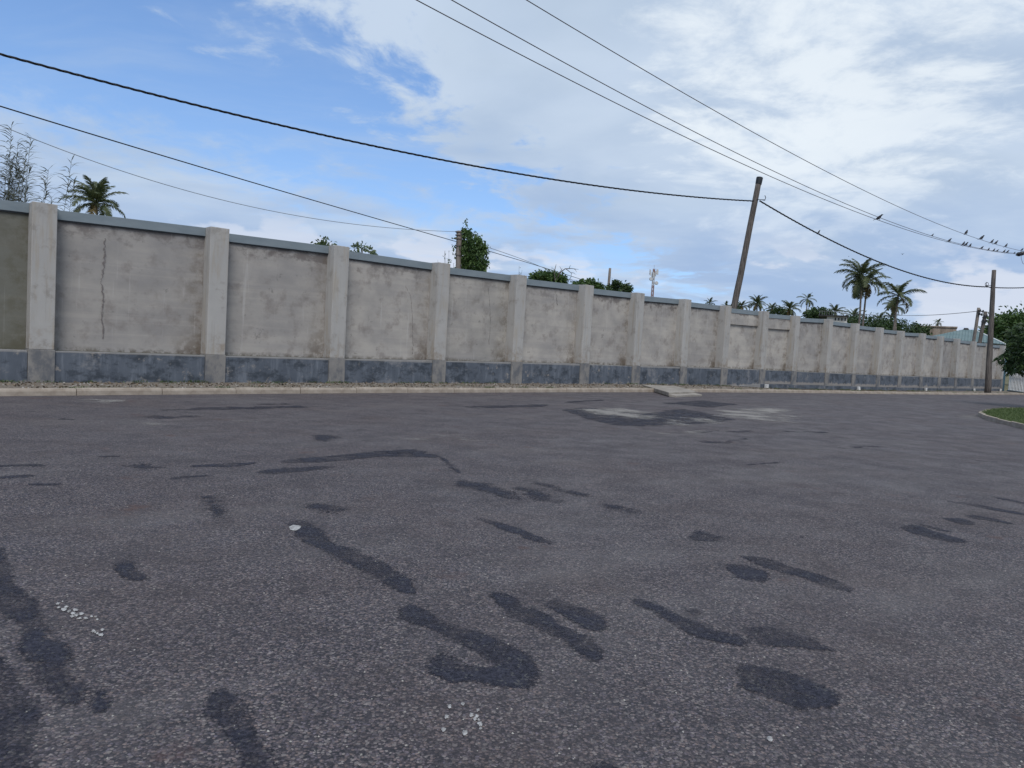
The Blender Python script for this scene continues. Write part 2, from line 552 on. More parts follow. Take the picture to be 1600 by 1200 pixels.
M = {
    'asphalt': principled('asphalt', m_asphalt, .75, .35),
    'bitumen': principled('bitumen', m_bitumen, .6, .4),
    'sand': principled('pale sand', m_sand, .95, .1),
    'dirt': principled('gravelly dirt', m_dirt, .95, .1),
    'ground': principled('rough ground', m_ground, .95, .1),
    'panel': principled('stained render', m_panel, .9, .2),
    'column': principled('cement column', m_column, .9, .2),
    'plinth': principled('dark plinth paint', m_plinth, .7, .3),
    'colbase': principled('column base cement', m_colbase, .9, .2),
    'coping': principled('blue grey coping paint', m_simple((.165, .200, .225), (.205, .240, .262), 1.2, (1, 1, 3), bmp=.05), .55, .35),
    'cope_shade': principled('coping shadow lip', m_simple((.05, .055, .06), (.08, .085, .09)), .8, .2),
    'kerb': principled('kerb concrete', m_simple((.25, .205, .165), (.40, .345, .29), 2.6, bmp=.3), .9, .2),
    'slab': principled('slab concrete', m_simple((.22, .195, .17), (.33, .30, .265), 2.2, bmp=.3), .9, .2),
    'wood': principled('weathered pole wood', m_simple((.050, .044, .042), (.155, .135, .122), 3.0, (6, 6, .35)), .9, .2),
    'wood_pale': principled('grey pole wood', m_simple((.13, .11, .10), (.26, .225, .20), 3.0, (6, 6, .35)), .9, .2),
    'cap': principled('black pole cap', m_simple((.012, .014, .016), (.03, .034, .04)), .6, .3),
    'cable': principled('black cable', m_simple((.008, .008, .010), (.016, .016, .018), bmp=0), .5, .3),
    'wire': principled('aged wire', m_simple((.05, .045, .05), (.11, .09, .09), bmp=0), .5, .3),
    'wire_grey': principled('thin grey wire', m_simple((.17, .19, .22), (.24, .26, .28), bmp=0), .5, .3),
    'insul': principled('dark insulator', m_simple((.012, .012, .016), (.03, .028, .03), bmp=0), .3, .5),
    'steel': principled('galvanised steel', m_simple((.16, .16, .17), (.28, .28, .29)), .5, .4),
    'bird': principled('black feathers', m_simple((.008, .008, .012), (.022, .022, .030), 14, bmp=0), .6, .3),
    'palm_trunk': principled('palm trunk', m_simple((.10, .085, .075), (.21, .18, .16), 1.5, (1, 1, 5)), .9, .2),
    'frond': principled('coconut frond', m_island_random((.042, .060, .028), (.115, .130, .058), .3)),
    'frond_dry': principled('yellowing frond', m_island_random((.10, .075, .03), (.17, .13, .055), .25)),
    'leaf_dark': principled('dark leaf', m_island_random((.020, .042, .015), (.065, .105, .036), .3)),
    'leaf_mid': principled('green leaf', m_island_random((.032, .072, .020), (.105, .165, .050), .35)),
    'leaf_pale': principled('pale green leaf', m_island_random((.055, .085, .035), (.13, .17, .075), .3)),
    'reed': principled('reed leaf', m_island_random((.085, .095, .070), (.20, .20, .15), .35)),
    'bark': principled('bark', m_simple((.06, .05, .04), (.14, .115, .09), 3, (3, 3, .6)), .9, .2),
    'twig': principled('bare twig', m_simple((.09, .08, .075), (.15, .13, .12)), .9, .2),
    'grass': principled('grass', m_island_random((.045, .075, .020), (.105, .145, .050), .3)),
    'turf': principled('turf soil', m_simple((.04, .06, .02), (.08, .10, .035), 6, world_space=True), .95, .1),
    'roof_green': principled('green metal roof', m_simple((.125, .180, .190), (.165, .220, .225), .6, bmp=0), .8, .15),
    'trim': principled('pale trim', m_simple((.50, .52, .52), (.62, .63, .62)), .7, .3),
    'bld_wall': principled('pale building wall', m_simple((.38, .36, .33), (.52, .49, .45), .7, (1, 1, .5)), .9, .2),
    'bld_brown': principled('stained concrete building', m_simple((.17, .135, .11), (.34, .28, .235), .9, (1.5, 1.5, .35)), .9, .2),
    'bld_white': principled('white building wall', m_simple((.48, .46, .43), (.66, .63, .58), .8, (1, 1, .5)), .9, .2),
    'dark': principled('dark opening', m_simple((.02, .02, .022), (.04, .04, .042)), .6, .3),
    'teal': principled('teal paint', m_simple((.035, .085, .12), (.06, .13, .165), 2), .6, .3),
    'white_paint': principled('white paint', m_simple((.50, .50, .50), (.68, .68, .67), 4), .7, .3),
    'splash': principled('white paint splash', m_simple((.20, .19, .185), (.42, .415, .41), 45), .8, .2),
    'tower_red': principled('faded red steel', m_simple((.26, .16, .15), (.33, .22, .20)), .6, .3),
    'tower_white': principled('faded white steel', m_simple((.42, .42, .43), (.52, .52, .53)), .6, .3),
    'litter': principled('dry litter', m_island_random((.05, .04, .03), (.20, .15, .10), .1)),
    'stone': principled('pale pebble', m_island_random((.14, .13, .12), (.36, .34, .31), .0)),
    'crack': principled('crack', m_crack, .95, .1),
}

# ------------------------------------------------------------------ wall data: (s, top, plinth top) of each column's near front corner
COLS = [(0.20, 4.47, .82), (4.24, 4.48, .84), (8.58, 4.51, .85), (12.52, 4.50, .87), (16.68, 4.43, .92), (20.54, 4.40, .95), (24.58, 4.39, .99),
        (28.18, 4.37, .97), (32.0, 4.39, 1.01), (35.78, 4.36, 1.03), (39.82, 4.35, 1.03), (43.6, 4.35, 1.0), (48.1, 4.43, .98),
        (52.18, 4.40, .97), (56.37, 4.36, .95), (60.4, 4.34, .95), (64.9, 4.38, .96), (69.12, 4.36, .96), (73.3, 4.36, .96),
        (77.9, 4.31, .95), (82.6, 4.32, .95), (87.2, 4.32, .95)]
COLS = [(-3.9, 4.46, .80)] + COLS
VZ = ([-80, 0, 4, 16, 30, 35.5, 39, 44, 60, 120], [0, 0, .01, .08, .11, .07, -.06, -.12, -.2, -.30])   # verge level at the wall foot


def vz_wall(s):
    return float(np.interp(s, *VZ))


# kerb line from sightings of its foot
ks, kn = [], []
for x, y in [(0, 620), (60, 619), (200, 617), (400, 615), (550, 614), (700, 613), (850, 613), (1000, 613), (1100, 613), (1200, 614), (1350, 615.5), (1500, 616.5), (1600, 617)]:
    P = ground_hit(x, y)
    ks.append(P.dot(D))
    kn.append(P.dot(N))
KP = np.polyfit(ks, kn, 3)
S0, S1 = ks[0], ks[-1]


def kerb_n(s):
    t = min(max(s, S0), S1)
    dk = np.polyval(np.polyder(KP), t)
    return float(np.polyval(KP, t) + max(min(dk, .05), -.05)*(s-t)*.4)


# ------------------------------------------------------------------ ground, road, verge
def sheet(name, s_list, n_fn, z_fn, mat):
    vs, fs = [], []
    cols = None
    for s in s_list:
        ns = n_fn(s)
        cols = len(ns)
        for n in ns:
            vs.append(sn(s, n, z_fn(s, n)))
    for i in range(len(s_list)-1):
        for j in range(cols-1):
            a = i*cols+j
            fs.append((a, a+cols, a+cols+1, a+1))
    me = mesh(name, vs, fs, True)
    o = link(name, me, mat)
    return o


s_far = [-2500, -600, -150, -60, -20, 0, 10, 20, 26, 30, 34, 38, 44, 52, 60, 80, 100, 130, 300, 700, 2500]
tag(sheet('ground', s_far, lambda s: [-2500, -300, -60, 0, 15, 21, 40, 300, 2500], lambda s, n: gz(s)-.35, M['ground']), kind='structure')
s_road = [-80, -40, -15, 0, 6, 12, 18, 22, 26, 28, 30, 32, 34, 36, 38, 41, 45, 50, 56, 64, 75, 90, 110, 150]
road = sheet('road', s_road, lambda s: [-70, -40, -10, 0, 6, 12, 15, kerb_n(s)+.08], lambda s, n: gz(s), M['asphalt'])
tag(road, kind='structure')


def verge_z(s, n):
    k = kerb_n(s)+.15
    t = min(max((n-k)/(WD+.02-k), 0), 1)
    zk, zw = gz(s)+.125, vz_wall(s)
    b = mnoise.noise(Vector((s*1.3, n*1.3, 0)))*.018 + mnoise.noise(Vector((s*5, n*5, 3)))*.009
    return zk*(1-t)+zw*t + b*min(1, t*6)


sv = list(np.arange(-14, 50, .22)) + list(np.arange(50, 125, .8))
verge = sheet('verge', sv, lambda s: list(np.linspace(kerb_n(s)+.12, WD+.5, 22)), verge_z, M['dirt'])
tag(verge, kind='structure')

# kerb, one stone after another
kerb = tag(empty('kerb', sn(0, kerb_n(0), 0), None, None), kind='structure')
for kk in ('label', 'category'):
    if kk in kerb:
        del kerb[kk]
kb = kerb.location
s = -12.0
while s < 110:
    ln = 1.78 + random.uniform(-.03, .03)
    a, b = sn(s+.008, kerb_n(s), 0), sn(s+ln-.008, kerb_n(s+ln), 0)
    za, zb = gz(s), gz(s+ln)
    t = (b-a).normalized()
    pn = Vector((-t.y, t.x, 0))
    if pn.dot(N) < 0:
        pn = -pn
    jt, jn = random.uniform(-.008, .010), random.uniform(-.012, .012)
    mb = MB()
    prof = [(-.0, -.1), (0.012, .095), (.032, .142), (.06, .15), (.15, .15), (.16, -.1)]
    vs = []
    for e, ze in ((a, za), (b, zb)):
        for (o_, h_) in prof:
            vs.append(e + pn*(o_+jn) + Vector((0, 0, ze+h_+jt+random.uniform(-.004, .004))))
    k6 = len(prof)
    fs = [(i, i+1, k6+i+1, k6+i) for i in range(k6-1)] + [tuple(range(k6-1, -1, -1)), tuple(range(k6, 2*k6))]
    me = mesh('kerb_stone', [v-a for v in vs], fs)
    o = link('kerb_stone', me, M['kerb'], kerb, a-kb)
    s += ln

# ------------------------------------------------------------------ flat marks on the road: mended patches, blown sand, splashes
LAYER = [0]


def resample(poly, rough=.06, step=.10):
    out = []
    k = len(poly)
    per = sum((poly[(i+1) % k]-poly[i]).length for i in range(k))
    step = max(step, per/160)
    for i in range(k):
        a, b = poly[i], poly[(i+1) % k]
        m_ = max(1, int((b-a).length/step))
        for j in range(m_):
            out.append(a.lerp(b, j/m_))
    # soften the corners
    for _ in range(1):
        out = [(out[i-1]+out[i]*4+out[(i+1) % len(out)])/6 for i in range(len(out))]
    return out


def flat_mark(name, pts, mat, rim=.10, lift=.0015, parent=None):
    """irregular sheet with an inner ring; 'rim' is 0 on the outline and 1 inside"""
    poly = resample([Vector((p.x, p.y)) for p in pts])
    wv_ = min(rim*.9, .06 if rim < .2 else .14)
    poly = [p + Vector((mnoise.noise(Vector((p.x*6, p.y*6, 2.5))), mnoise.noise(Vector((p.x*6, p.y*6, 9.5)))*1.6))*wv_*.8 for p in poly]
    poly = [p + Vector((mnoise.noise(Vector((p.x*1.7, p.y*1.7, 1.5))), mnoise.noise(Vector((p.x*1.7, p.y*1.7, 7.5)))))*wv_ for p in poly]
    k = len(poly)
    area = sum(poly[i].x*poly[(i+1) % k].y-poly[(i+1) % k].x*poly[i].y for i in range(k))/2
    if area < 0:
        poly.reverse()
    bm = bmesh.new()
    LAYER[0] = (LAYER[0]+1) % 9
    zl = lift + LAYER[0]*.0004
    # outset a little: the outline frays back to the drawn shape
    nrm = []
    for i in range(k):
        t = (poly[(i+1) % k]-poly[i-1])
        nrm.append(Vector((t.y, -t.x)).normalized() if t.length > 1e-9 else Vector((0, 0)))
    outer = [poly[i]+nrm[i]*rim*(.5 if name == 'sand_patch' else .42) for i in range(k)]
    ov = [bm.verts.new((p.x, p.y, gz(Vector((p.x, p.y, 0)).dot(D))+zl)) for p in outer]
    f = bm.faces.new(ov)
    f.normal_update()
    if f.normal.z < 0:
        f.normal_flip()
    bmesh.ops.triangulate(bm, faces=bm.faces[:])
    size = max((p-q_).length for p in poly[::4] for q_ in poly[::4])
    cuts = rim*.6
    for _ in range(6):
        long_e = [e for e in bm.edges if e.calc_length() > max(cuts, size/40)*1.6]
        if not long_e or len(bm.verts) > 3000:
            break
        bmesh.ops.subdivide_edges(bm, edges=long_e, cuts=1)
        bmesh.ops.triangulate(bm, faces=bm.faces[:])
    bm.verts.ensure_lookup_table()
    P2 = np.array([(v.co.x, v.co.y) for v in bm.verts])
    A = np.array([(p.x, p.y) for p in outer])
    B = np.roll(A, -1, 0)
    dmin = np.full(len(P2), 1e9)
    for a, b in zip(A, B):
        ab = b-a
        tt = np.clip(((P2-a)@ab)/max(ab@ab, 1e-12), 0, 1)
        dd = np.linalg.norm(P2-(a+tt[:, None]*ab), axis=1)
        dmin = np.minimum(dmin, dd)
    for v in bm.verts:
        v.co.z = gz(v.co.dot(D))+zl
    me = bpy.data.meshes.new(name)
    bm.to_mesh(me)
    bm.free()
    at_ = me.attributes.new('rim', 'FLOAT', 'POINT')
    at_.data.foreach_set('value', np.clip(dmin/rim, 0, 1).astype(np.float32))
    return link(name, me, mat, parent)


def px_poly(L):
    return [ground_hit(x, y) for x, y in L]


def px_stroke(L, w0):
    """w0: thickness in the photo's pixels (vertical), turned into an outline"""
    up = [(x, y-w0*(.5 if 0 < i < len(L)-1 else .25)) for i, (x, y) in enumerate(L)]
    dn = [(x, y+w0*(.5 if 0 < i < len(L)-1 else .25)) for i, (x, y) in enumerate(L)]
    return px_poly(up+dn[::-1])


PATCH = [
    [(440, 812), (472, 812), (520, 843), (585, 870), (630, 895), (662, 932), (640, 926), (590, 907), (530, 872), (470, 842)],
    [(605, 965), (640, 943), (690, 963), (745, 983), (790, 998), (830, 1028), (845, 1060), (836, 1082), (790, 1077), (735, 1067), (700, 1080), (670, 1030), (690, 1013), (720, 1040), (762, 1050), (765, 1035), (715, 1000), (660, 982)],
    [(768, 923), (800, 930), (860, 963), (920, 998), (952, 1020), (940, 1034), (915, 1024), (850, 987), (800, 957)],
    [(848, 936), (890, 943), (940, 963), (959, 980), (945, 992), (910, 980), (870, 957)],
    [(978, 933), (1010, 938), (1080, 968), (1150, 993), (1182, 1008), (1170, 1017), (1120, 1004), (1050, 977)],
    [(1068, 949), (1100, 949), (1112, 965), (1085, 970)],
    [(1158, 990), (1190, 978), (1240, 988), (1290, 1013), (1328, 1022), (1290, 1026), (1240, 1010), (1200, 1012), (1163, 1004)],
    [(1138, 1047), (1170, 1038), (1230, 1049), (1290, 1074), (1327, 1105), (1290, 1115), (1240, 1112), (1190, 1092), (1150, 1067)],
    [(1128, 880), (1160, 881), (1207, 895), (1200, 910), (1170, 907), (1140, 894)],
    [(1143, 867), (1200, 874), (1280, 898), (1352, 922), (1340, 930), (1290, 917), (1200, 887)],
    [(1068, 840), (1090, 827), (1133, 838), (1120, 847), (1080, 849)],
    [(733, 809), (760, 811), (820, 829), (872, 848), (860, 852), (800, 834)],
    [(713, 757), (740, 751), (790, 764), (822, 778), (800, 780), (750, 766)],
    [(798, 761), (830, 764), (882, 785), (870, 790), (830, 777)],
    [(823, 752), (850, 754), (930, 774), (937, 783), (880, 774)],
    [(933, 786), (960, 788), (1002, 802), (985, 806), (950, 797)],
    [(301, 772), (322, 771), (352, 788), (372, 805), (350, 812), (323, 797)],
    [(453, 787), (485, 785), (527, 802), (515, 809), (480, 800)],
    [(180, 727), (225, 724), (254, 732), (215, 738)],
    [(483, 680), (510, 678), (532, 685), (505, 691)],
    [(880, 640), (920, 637), (1000, 647), (1060, 639), (1100, 644), (1145, 655), (1100, 663), (1050, 663), (1010, 667), (960, 665), (920, 656)],
    [(1035, 630), (1100, 626), (1155, 632), (1110, 637)],
    [(1403, 824), (1430, 819), (1480, 837), (1523, 850), (1500, 852), (1450, 840)],
    [(1468, 811), (1495, 807), (1527, 818), (1510, 822)],
    [(168, 880), (200, 873), (237, 905), (210, 910)],
    [(-30, 840), (22, 880), (40, 920), (70, 980), (118, 1060), (125, 1112), (88, 1106), (58, 1060), (30, 980), (-10, 950), (-40, 900)],
    [(318, 1080), (360, 1073), (400, 1118), (440, 1175), (470, 1230), (400, 1230), (360, 1142)],
    [(-30, 1010), (28, 1050), (52, 1110), (45, 1220), (-30, 1230)],
    [(890, 1196), (925, 1181), (965, 1187), (975, 1225), (900, 1225)],
    [(120, 1085), (150, 1075), (185, 1100), (160, 1120)],
]
STROKE = [
    ([(295, 730), (350, 728), (402, 724)], 6), ([(400, 739), (460, 735), (522, 730)], 8), ([(435, 721), (520, 717), (600, 709), (690, 714)], 10),
    ([(600, 708), (650, 706), (670, 708)], 8), ([(690, 714), (710, 730), (722, 741)], 7), ([(-20, 729), (75, 727)], 7), ([(-20, 749), (60, 743)], 7), ([(40, 758), (110, 757)], 6),
    ([(260, 641), (370, 638), (472, 635)], 4.5), ([(215, 652), (265, 652), (315, 650)], 4.5), ([(85, 655), (150, 656)], 3.5), ([(410, 632), (450, 631)], 3),
    ([(725, 636), (790, 636), (862, 633)], 5), ([(880, 628), (942, 626)], 4), ([(1090, 690), (1130, 690), (1165, 686)], 4), ([(1228, 675), (1292, 675)], 4),
    ([(1085, 675), (1165, 673)], 3), ([(1430, 817), (1492, 832)], 6), ([(1500, 805), (1540, 811), (1582, 820)], 7), ([(1480, 783), (1540, 793), (1620, 807)], 5), ([(1550, 776), (1620, 791)], 6),
    ([(150, 714), (190, 713)], 4), ([(1240, 838), (1262, 841)], 6), ([(260, 747), (330, 742)], 6), ([(1160, 726), (1230, 722)], 3), ([(1300, 700), (1380, 697)], 3),
    ([(1520, 720), (1560, 722)], 3),
]
for L in PATCH:
    flat_mark('bitumen_patch', px_poly(L), M['bitumen'], .085 if min(y for x, y in L) > 800 else .30, .0015, road)
for L, w0 in STROKE:
    flat_mark('bitumen_patch', px_stroke(L, w0), M['bitumen'], .10 if L[0][1] > 700 else .34, .0015, road)
SAND = [
    [(880, 636), (960, 636), (1030, 646), (1040, 656), (980, 656), (920, 650)],
    [(1030, 656), (1100, 650), (1130, 660), (1080, 668), (1035, 664)],
    [(1110, 640), (1180, 635), (1250, 643), (1265, 653), (1220, 661), (1170, 659), (1120, 650)],
    [(1010, 676), (1090, 672), (1120, 680), (1060, 684)],
    [(120, 625), (180, 623), (215, 628), (160, 632)],
    [(180, 655), (220, 654), (240, 661), (200, 662)],
    [(1490, 650), (1505, 647), (1532, 648), (1535, 655), (1500, 655)],
    [(360, 655), (390, 654), (400, 659), (370, 660)],
    [(610, 680), (720, 678), (730, 686), (640, 690)],
]
for L in SAND:
    flat_mark('sand_patch', px_poly(L), M['sand'], 1.2, .007, road)

# ------------------------------------------------------------------ the wall
HW, PR = .54, .45          # column width, column projection before the panels
wall = empty('boundary_wall', sn(COLS[0][0], WD, 0), 'long high grey cement wall with pale columns, blue grey coping and dark plinth', 'wall')
wl = wall.location
ROT = math.atan2(D.y, D.x)


def local(pts):
    """(s, n, z) corners -> mesh coordinates with x along the wall, y away, z up, from the first corner's origin"""
    return pts


def wall_piece(name, s0, s1, n0, n1, z00, z01, z10, z11, mat, bevel=.0, parent=wall, seg=(1, 1), wav=0.0, uv=False, base=None):
    """block from s0 to s1; bottom z00..z10 (left, right), top z01..z11; n0 is the front"""
    org = (s0, n0, z00)
    mb_v, mb_f = [], []
    nx, nz = seg
    for k, n in enumerate((n0, n1)):
        for j in range(nz+1):
            for i in range(nx+1):
                u, v = i/nx, j/nz
                zb, zt = z00*(1-u)+z10*u, z01*(1-u)+z11*u
                mb_v.append((s0+(s1-s0)*u-org[0], n-org[1], zb*(1-v)+zt*v-org[2]))
    cnt = (nx+1)*(nz+1)

    def I(k, i, j):
        return k*cnt+j*(nx+1)+i
    for j in range(nz):
        for i in range(nx):
            mb_f.append((I(0, i, j), I(0, i+1, j), I(0, i+1, j+1), I(0, i, j+1)))
            mb_f.append((I(1, i+1, j), I(1, i, j), I(1, i, j+1), I(1, i+1, j+1)))
    for i in range(nx):
        mb_f.append((I(0, i+1, 0), I(0, i, 0), I(1, i, 0), I(1, i+1, 0)))
        mb_f.append((I(0, i, nz), I(0, i+1, nz), I(1, i+1, nz), I(1, i, nz)))
    for j in range(nz):
        mb_f.append((I(0, 0, j), I(0, 0, j+1), I(1, 0, j+1), I(1, 0, j)))
        mb_f.append((I(0, nx, j+1), I(0, nx, j), I(1, nx, j), I(1, nx, j+1)))
    if wav:
        sd = random.uniform(0, 99)
        for q, v in enumerate(mb_v):
            if q < cnt:
                mb_v[q] = (v[0], v[1]+wav*mnoise.noise(Vector((v[0]*1.2+sd, v[2]*1.2, sd))), v[2])
    me = mesh(name, mb_v, mb_f)
    if bevel:
        bm = bmesh.new()
        bm.from_mesh(me)
        bmesh.ops.bevel(bm, geom=[e for e in bm.edges if e.calc_face_angle(0) > .5], offset=bevel, segments=2, affect='EDGES', profile=.6)
        bm.to_mesh(me)
        bm.free()
    if uv:
        ul = me.uv_layers.new(name='UVMap')
        hh = max(z01-z00, 1e-3)
        dat = np.zeros(len(me.loops)*2, np.float32)
        for li, lp in enumerate(me.loops):
            c = me.vertices[lp.vertex_index].co
            dat[2*li], dat[2*li+1] = c.x/(s1-s0), c.z/hh
        ul.data.foreach_set('uv', dat)
    o = link(name, me, mat, parent)
    w_ = sn(*org)
    o.location = w_-(wl if parent is wall else parent.location+wl)
    o.rotation_euler.z = ROT
    return o


for i, (sc, zt, zp) in enumerate(COLS):
    a0, a1 = sc-HW, sc
    zb = vz_wall(sc)-.25
    c_ = wall_piece('column', a0, a1, WD, WD+PR+.25, zp, zt, zp, zt-.0, M['column'], bevel=.016, seg=(2, 8), wav=.008)
    wall_piece('column_base', a0-.02, a1+.02, WD-.022, WD+PR+.24, zb, zp-.003, zb, zp-.003, M['colbase'], bevel=.014)
    if i+1 == len(COLS):
        break
    s2, zt2, zp2 = COLS[i+1]
    b0, b1 = sc, s2-HW
    lintel = i in (10, 11)
    zpt, zpt2 = zt-.33, zt2-.26
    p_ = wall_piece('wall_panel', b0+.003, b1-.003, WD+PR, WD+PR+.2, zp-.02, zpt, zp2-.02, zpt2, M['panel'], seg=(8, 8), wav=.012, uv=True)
    p_['shade_and_wear'] = [.8, .8, .40, .34, .18, .08, .05, .15, .05, .1, .0, .05, .3, .1, .25, .05, .15, .1, .2, .1, .3, .1, .05][i]  # uneven light put into the panel colour, left bays darkest, along with some wear
    p_['moss'] = 0.6 if i <= 1 else (.12 if i == 5 else 0.0)
    if lintel:
        wall_piece('wall_beam', b0+.004, b1-.004, WD+PR-.10, WD+PR-.014, zpt-.62, zpt-.02, zpt2-.62, zpt2-.02, M['panel'], uv=True, bevel=.008)
    wall_piece('coping', b0+.002, b1-.002, WD+PR-.075, WD+PR+.27, zt-.325, zt-.085, zt2-.255, zt2-.015, M['coping'], bevel=.006)
    wall_piece('coping_shade_strip', b0+.006, b1-.006, WD+PR-.045, WD+PR+.2, zt-.36, zt-.328, zt2-.29, zt2-.258, M['cope_shade'])  # dark strip painted in for the shade under the coping overhang
    foot = sc > 34
    q0 = np.interp(sc, [34, 39.5, 52, 65, 90], [vz_wall(sc)-.2, .21, .10, .03, .0]) if foot else vz_wall(sc)-.2
    q1 = np.interp(s2, [34, 39.5, 52, 65, 90], [vz_wall(s2)-.2, .21, .10, .03, .0]) if foot else vz_wall(s2)-.2
    wall_piece('plinth', b0+.022, b1-.022, WD+.03, WD+PR+.18, q0, zp-.03, q1, zp2-.03, M['plinth'], bevel=.012, seg=(6, 2), wav=.01, uv=True)
    if foot:
        wall_piece('footing', b0-.5, b1+.02, WD-.055, WD+.2, vz_wall(sc)-.3, q0-.004, vz_wall(s2)-.3, q1-.004, M['plinth'], bevel=.01, uv=True)

# cracks and old repairs in the render of single panels
panels = [o for o in wall.children if o.name.startswith('wall_panel')]


def wall_hit(x, y, off=PR):
    r = ray(x, y)
    P = r*((WD+off)/r.dot(N))
    return P.dot(D), P.z+EYE


def crack(pi, L, wid):
    pn = panels[pi]
    org = wl+pn.location
    s_o, z_o = org.dot(D), org.z
    pts = []
    for i in range(len(L)-1):
        for j in range(7):
            t = j/7
            pts.append((L[i][0]+(L[i+1][0]-L[i][0])*t, L[i][1]+(L[i+1][1]-L[i][1])*t))
    vs, fs, rim = [], [], []
    for k, (x, y) in enumerate(pts):
        s_, z_ = wall_hit(x, y)
        ww = wid*2.6*(.45+.9*abs(mnoise.noise(Vector((k*.35, pi, wid*90)))))
        jx = random.uniform(-.022, .022)
        for sg in (-1, 0, 1):
            vs.append((s_-s_o+jx+sg*ww/2, -.016, z_-z_o))
            rim.append(1.0 if sg == 0 else 0.0)
        if k:
            fs += [(3*k-3, 3*k-2, 3*k+1, 3*k), (3*k-2, 3*k-1, 3*k+2, 3*k+1)]
    me = mesh('crack', vs, fs)
    me.attributes.new('rim', 'FLOAT', 'POINT').data.foreach_set('value', np.array(rim, np.float32))
    return link('crack', me, M['crack'], pn)


crack(2, [(163, 372), (164, 400), (161, 425), (158, 440), (161, 462), (160, 500), (161, 535)], .055)
crack(2, [(126, 418), (140, 421), (158, 424)], .045)
crack(4, [(633, 447), (641, 462), (644, 500), (645, 540), (644, 556)], .022)
crack(5, [(763, 450), (766, 500), (763, 545)], .018)
crack(6, [(869, 460), (871, 480)], .06)

# small white blocks at the wall's foot
for (x, y), lb in zip([(1197, 604), (1341, 607.5), (1446, 609), (1522, 610), (1563, 610)],
                      ['nearest small white block lying at the foot of the grey wall', 'second nearest small white block at the foot of the grey wall',
                       'small white block midway between nearer ones and slanting pole at wall foot', 'small white block just left of the slanting roadside pole foot',
                       'small white block at wall foot right of the slanting roadside pole']):
    r = ray(x, y)
    P = EYEV + r*((WD-.18)/r.dot(N))
    s_ = P.dot(D)
    mb = MB()
    mb.box((-.10, -.07, -.05), (.10, .07, .24), .02)
    o = mb.build('white_block', M['white_paint'], loc=sn(s_, WD-.2, verge_z(s_, WD-.2)), bevel=.012)
    o.rotation_euler = (random.uniform(-.1, .1), 0, ROT+random.uniform(-.3, .3))
    tag(o, lb, 'block', 'white blocks at the wall foot')

# concrete slab bridging the kerb
c4 = [ground_hit(*p) for p in ((1003, 602), (1060, 602), (1088, 611), (1046, 612.5))]
sA, nA = 24.6, kerb_n(24.6)
sl = empty('concrete_slab', sn(25.6, kerb_n(25.6)+.5, .16), 'pale flat concrete slab lying on the verge across the kerb', 'slab')
mb = MB()
zs0 = gz(26)+.122
P_ = []
for (x, y) in ((1003, 601), (1056, 603), (1088, 611.5), (1045, 613)):
    r = ray(x, y)
    P_.append(EYEV + r*((zs0+.05-EYE)/r.z))
for tier, (k0, h0, h1) in enumerate(((1.0, -.10, .05),)):
    c0 = sum(P_, Vector())/4
    lo = [c0+(p-c0)*k0+Vector((0, 0, h0-.05)) for p in P_]
    hi = [c0+(p-c0)*k0+Vector((0, 0, h1-.05)) for p in P_]
    mb.add(lo+hi, [(3, 2, 1, 0), (4, 5, 6, 7), (0, 1, 5, 4), (1, 2, 6, 5), (2, 3, 7, 6), (3, 0, 4, 7)])
so = mb.build('slab_body', M['slab'], sl, bevel=.02)
so.location = -sl.location
mb = MB()
e0, e1 = P_[3], P_[2]
dv = (e1-e0).normalized()
pv_ = Vector((dv.y, -dv.x, 0))
if pv_.dot(N) > 0:
    pv_ = -pv_
lo = [e0+dv*.05, e0+dv*.05+pv_*.28, e1-dv*.05+pv_*.28, e1-dv*.05]
zr = gz(26)
mb.add([Vector((p.x, p.y, zr-.02)) for p in lo]+[Vector((p.x, p.y, zr+(.075 if i in (1, 2) else .10))) for i, p in enumerate(lo)],
       [(3, 2, 1, 0), (4, 5, 6, 7), (0, 1, 5, 4), (1, 2, 6, 5), (2, 3, 7, 6), (3, 0, 4, 7)])
so = mb.build('ramp_step', M['slab'], sl, bevel=.012)
so.location = -sl.location

# ------------------------------------------------------------------ foliage helpers
def leaves_mesh(name, centers, dirs, length, width, sag=.25):
    """many bent leaf blades: two quads each"""
    n = len(centers)
    C_ = np.asarray(centers)
    d_ = np.asarray(dirs)
    d_ = d_/np.linalg.norm(d_, axis=1, keepdims=True)
    rnd = rng.normal(size=(n, 3))
    sd = np.cross(d_, rnd)
    sd /= np.linalg.norm(sd, axis=1, keepdims=True)+1e-9
    L = (length*rng.uniform(.6, 1.25, n))[:, None]
    W = (width*rng.uniform(.7, 1.2, n))[:, None]
    mid = C_+d_*L*.5
    tip = C_+d_*L - np.array([0, 0, 1.0])*L*sag
    V = np.stack([C_-sd*W*.12, C_+sd*W*.12, mid-sd*W*.5, mid+sd*W*.5, tip-sd*W*.08, tip+sd*W*.08], 1).reshape(-1, 3)
    k = np.arange(n)[:, None]*6
    F = np.concatenate([k+np.array([0, 1, 3, 2]), k+np.array([2, 3, 5, 4])], 1).reshape(-1, 4)
    me = bpy.data.meshes.new(name)
    me.vertices.add(len(V))
    me.vertices.foreach_set('co', V.ravel().astype(np.float32))
    me.loops.add(F.size)
    me.loops.foreach_set('vertex_index', F.ravel().astype(np.int32))
    me.polygons.add(len(F))
    me.polygons.foreach_set('loop_start', np.arange(0, F.size, 4, dtype=np.int32))
    me.update(calc_edges=True)
    me.validate()
    return me


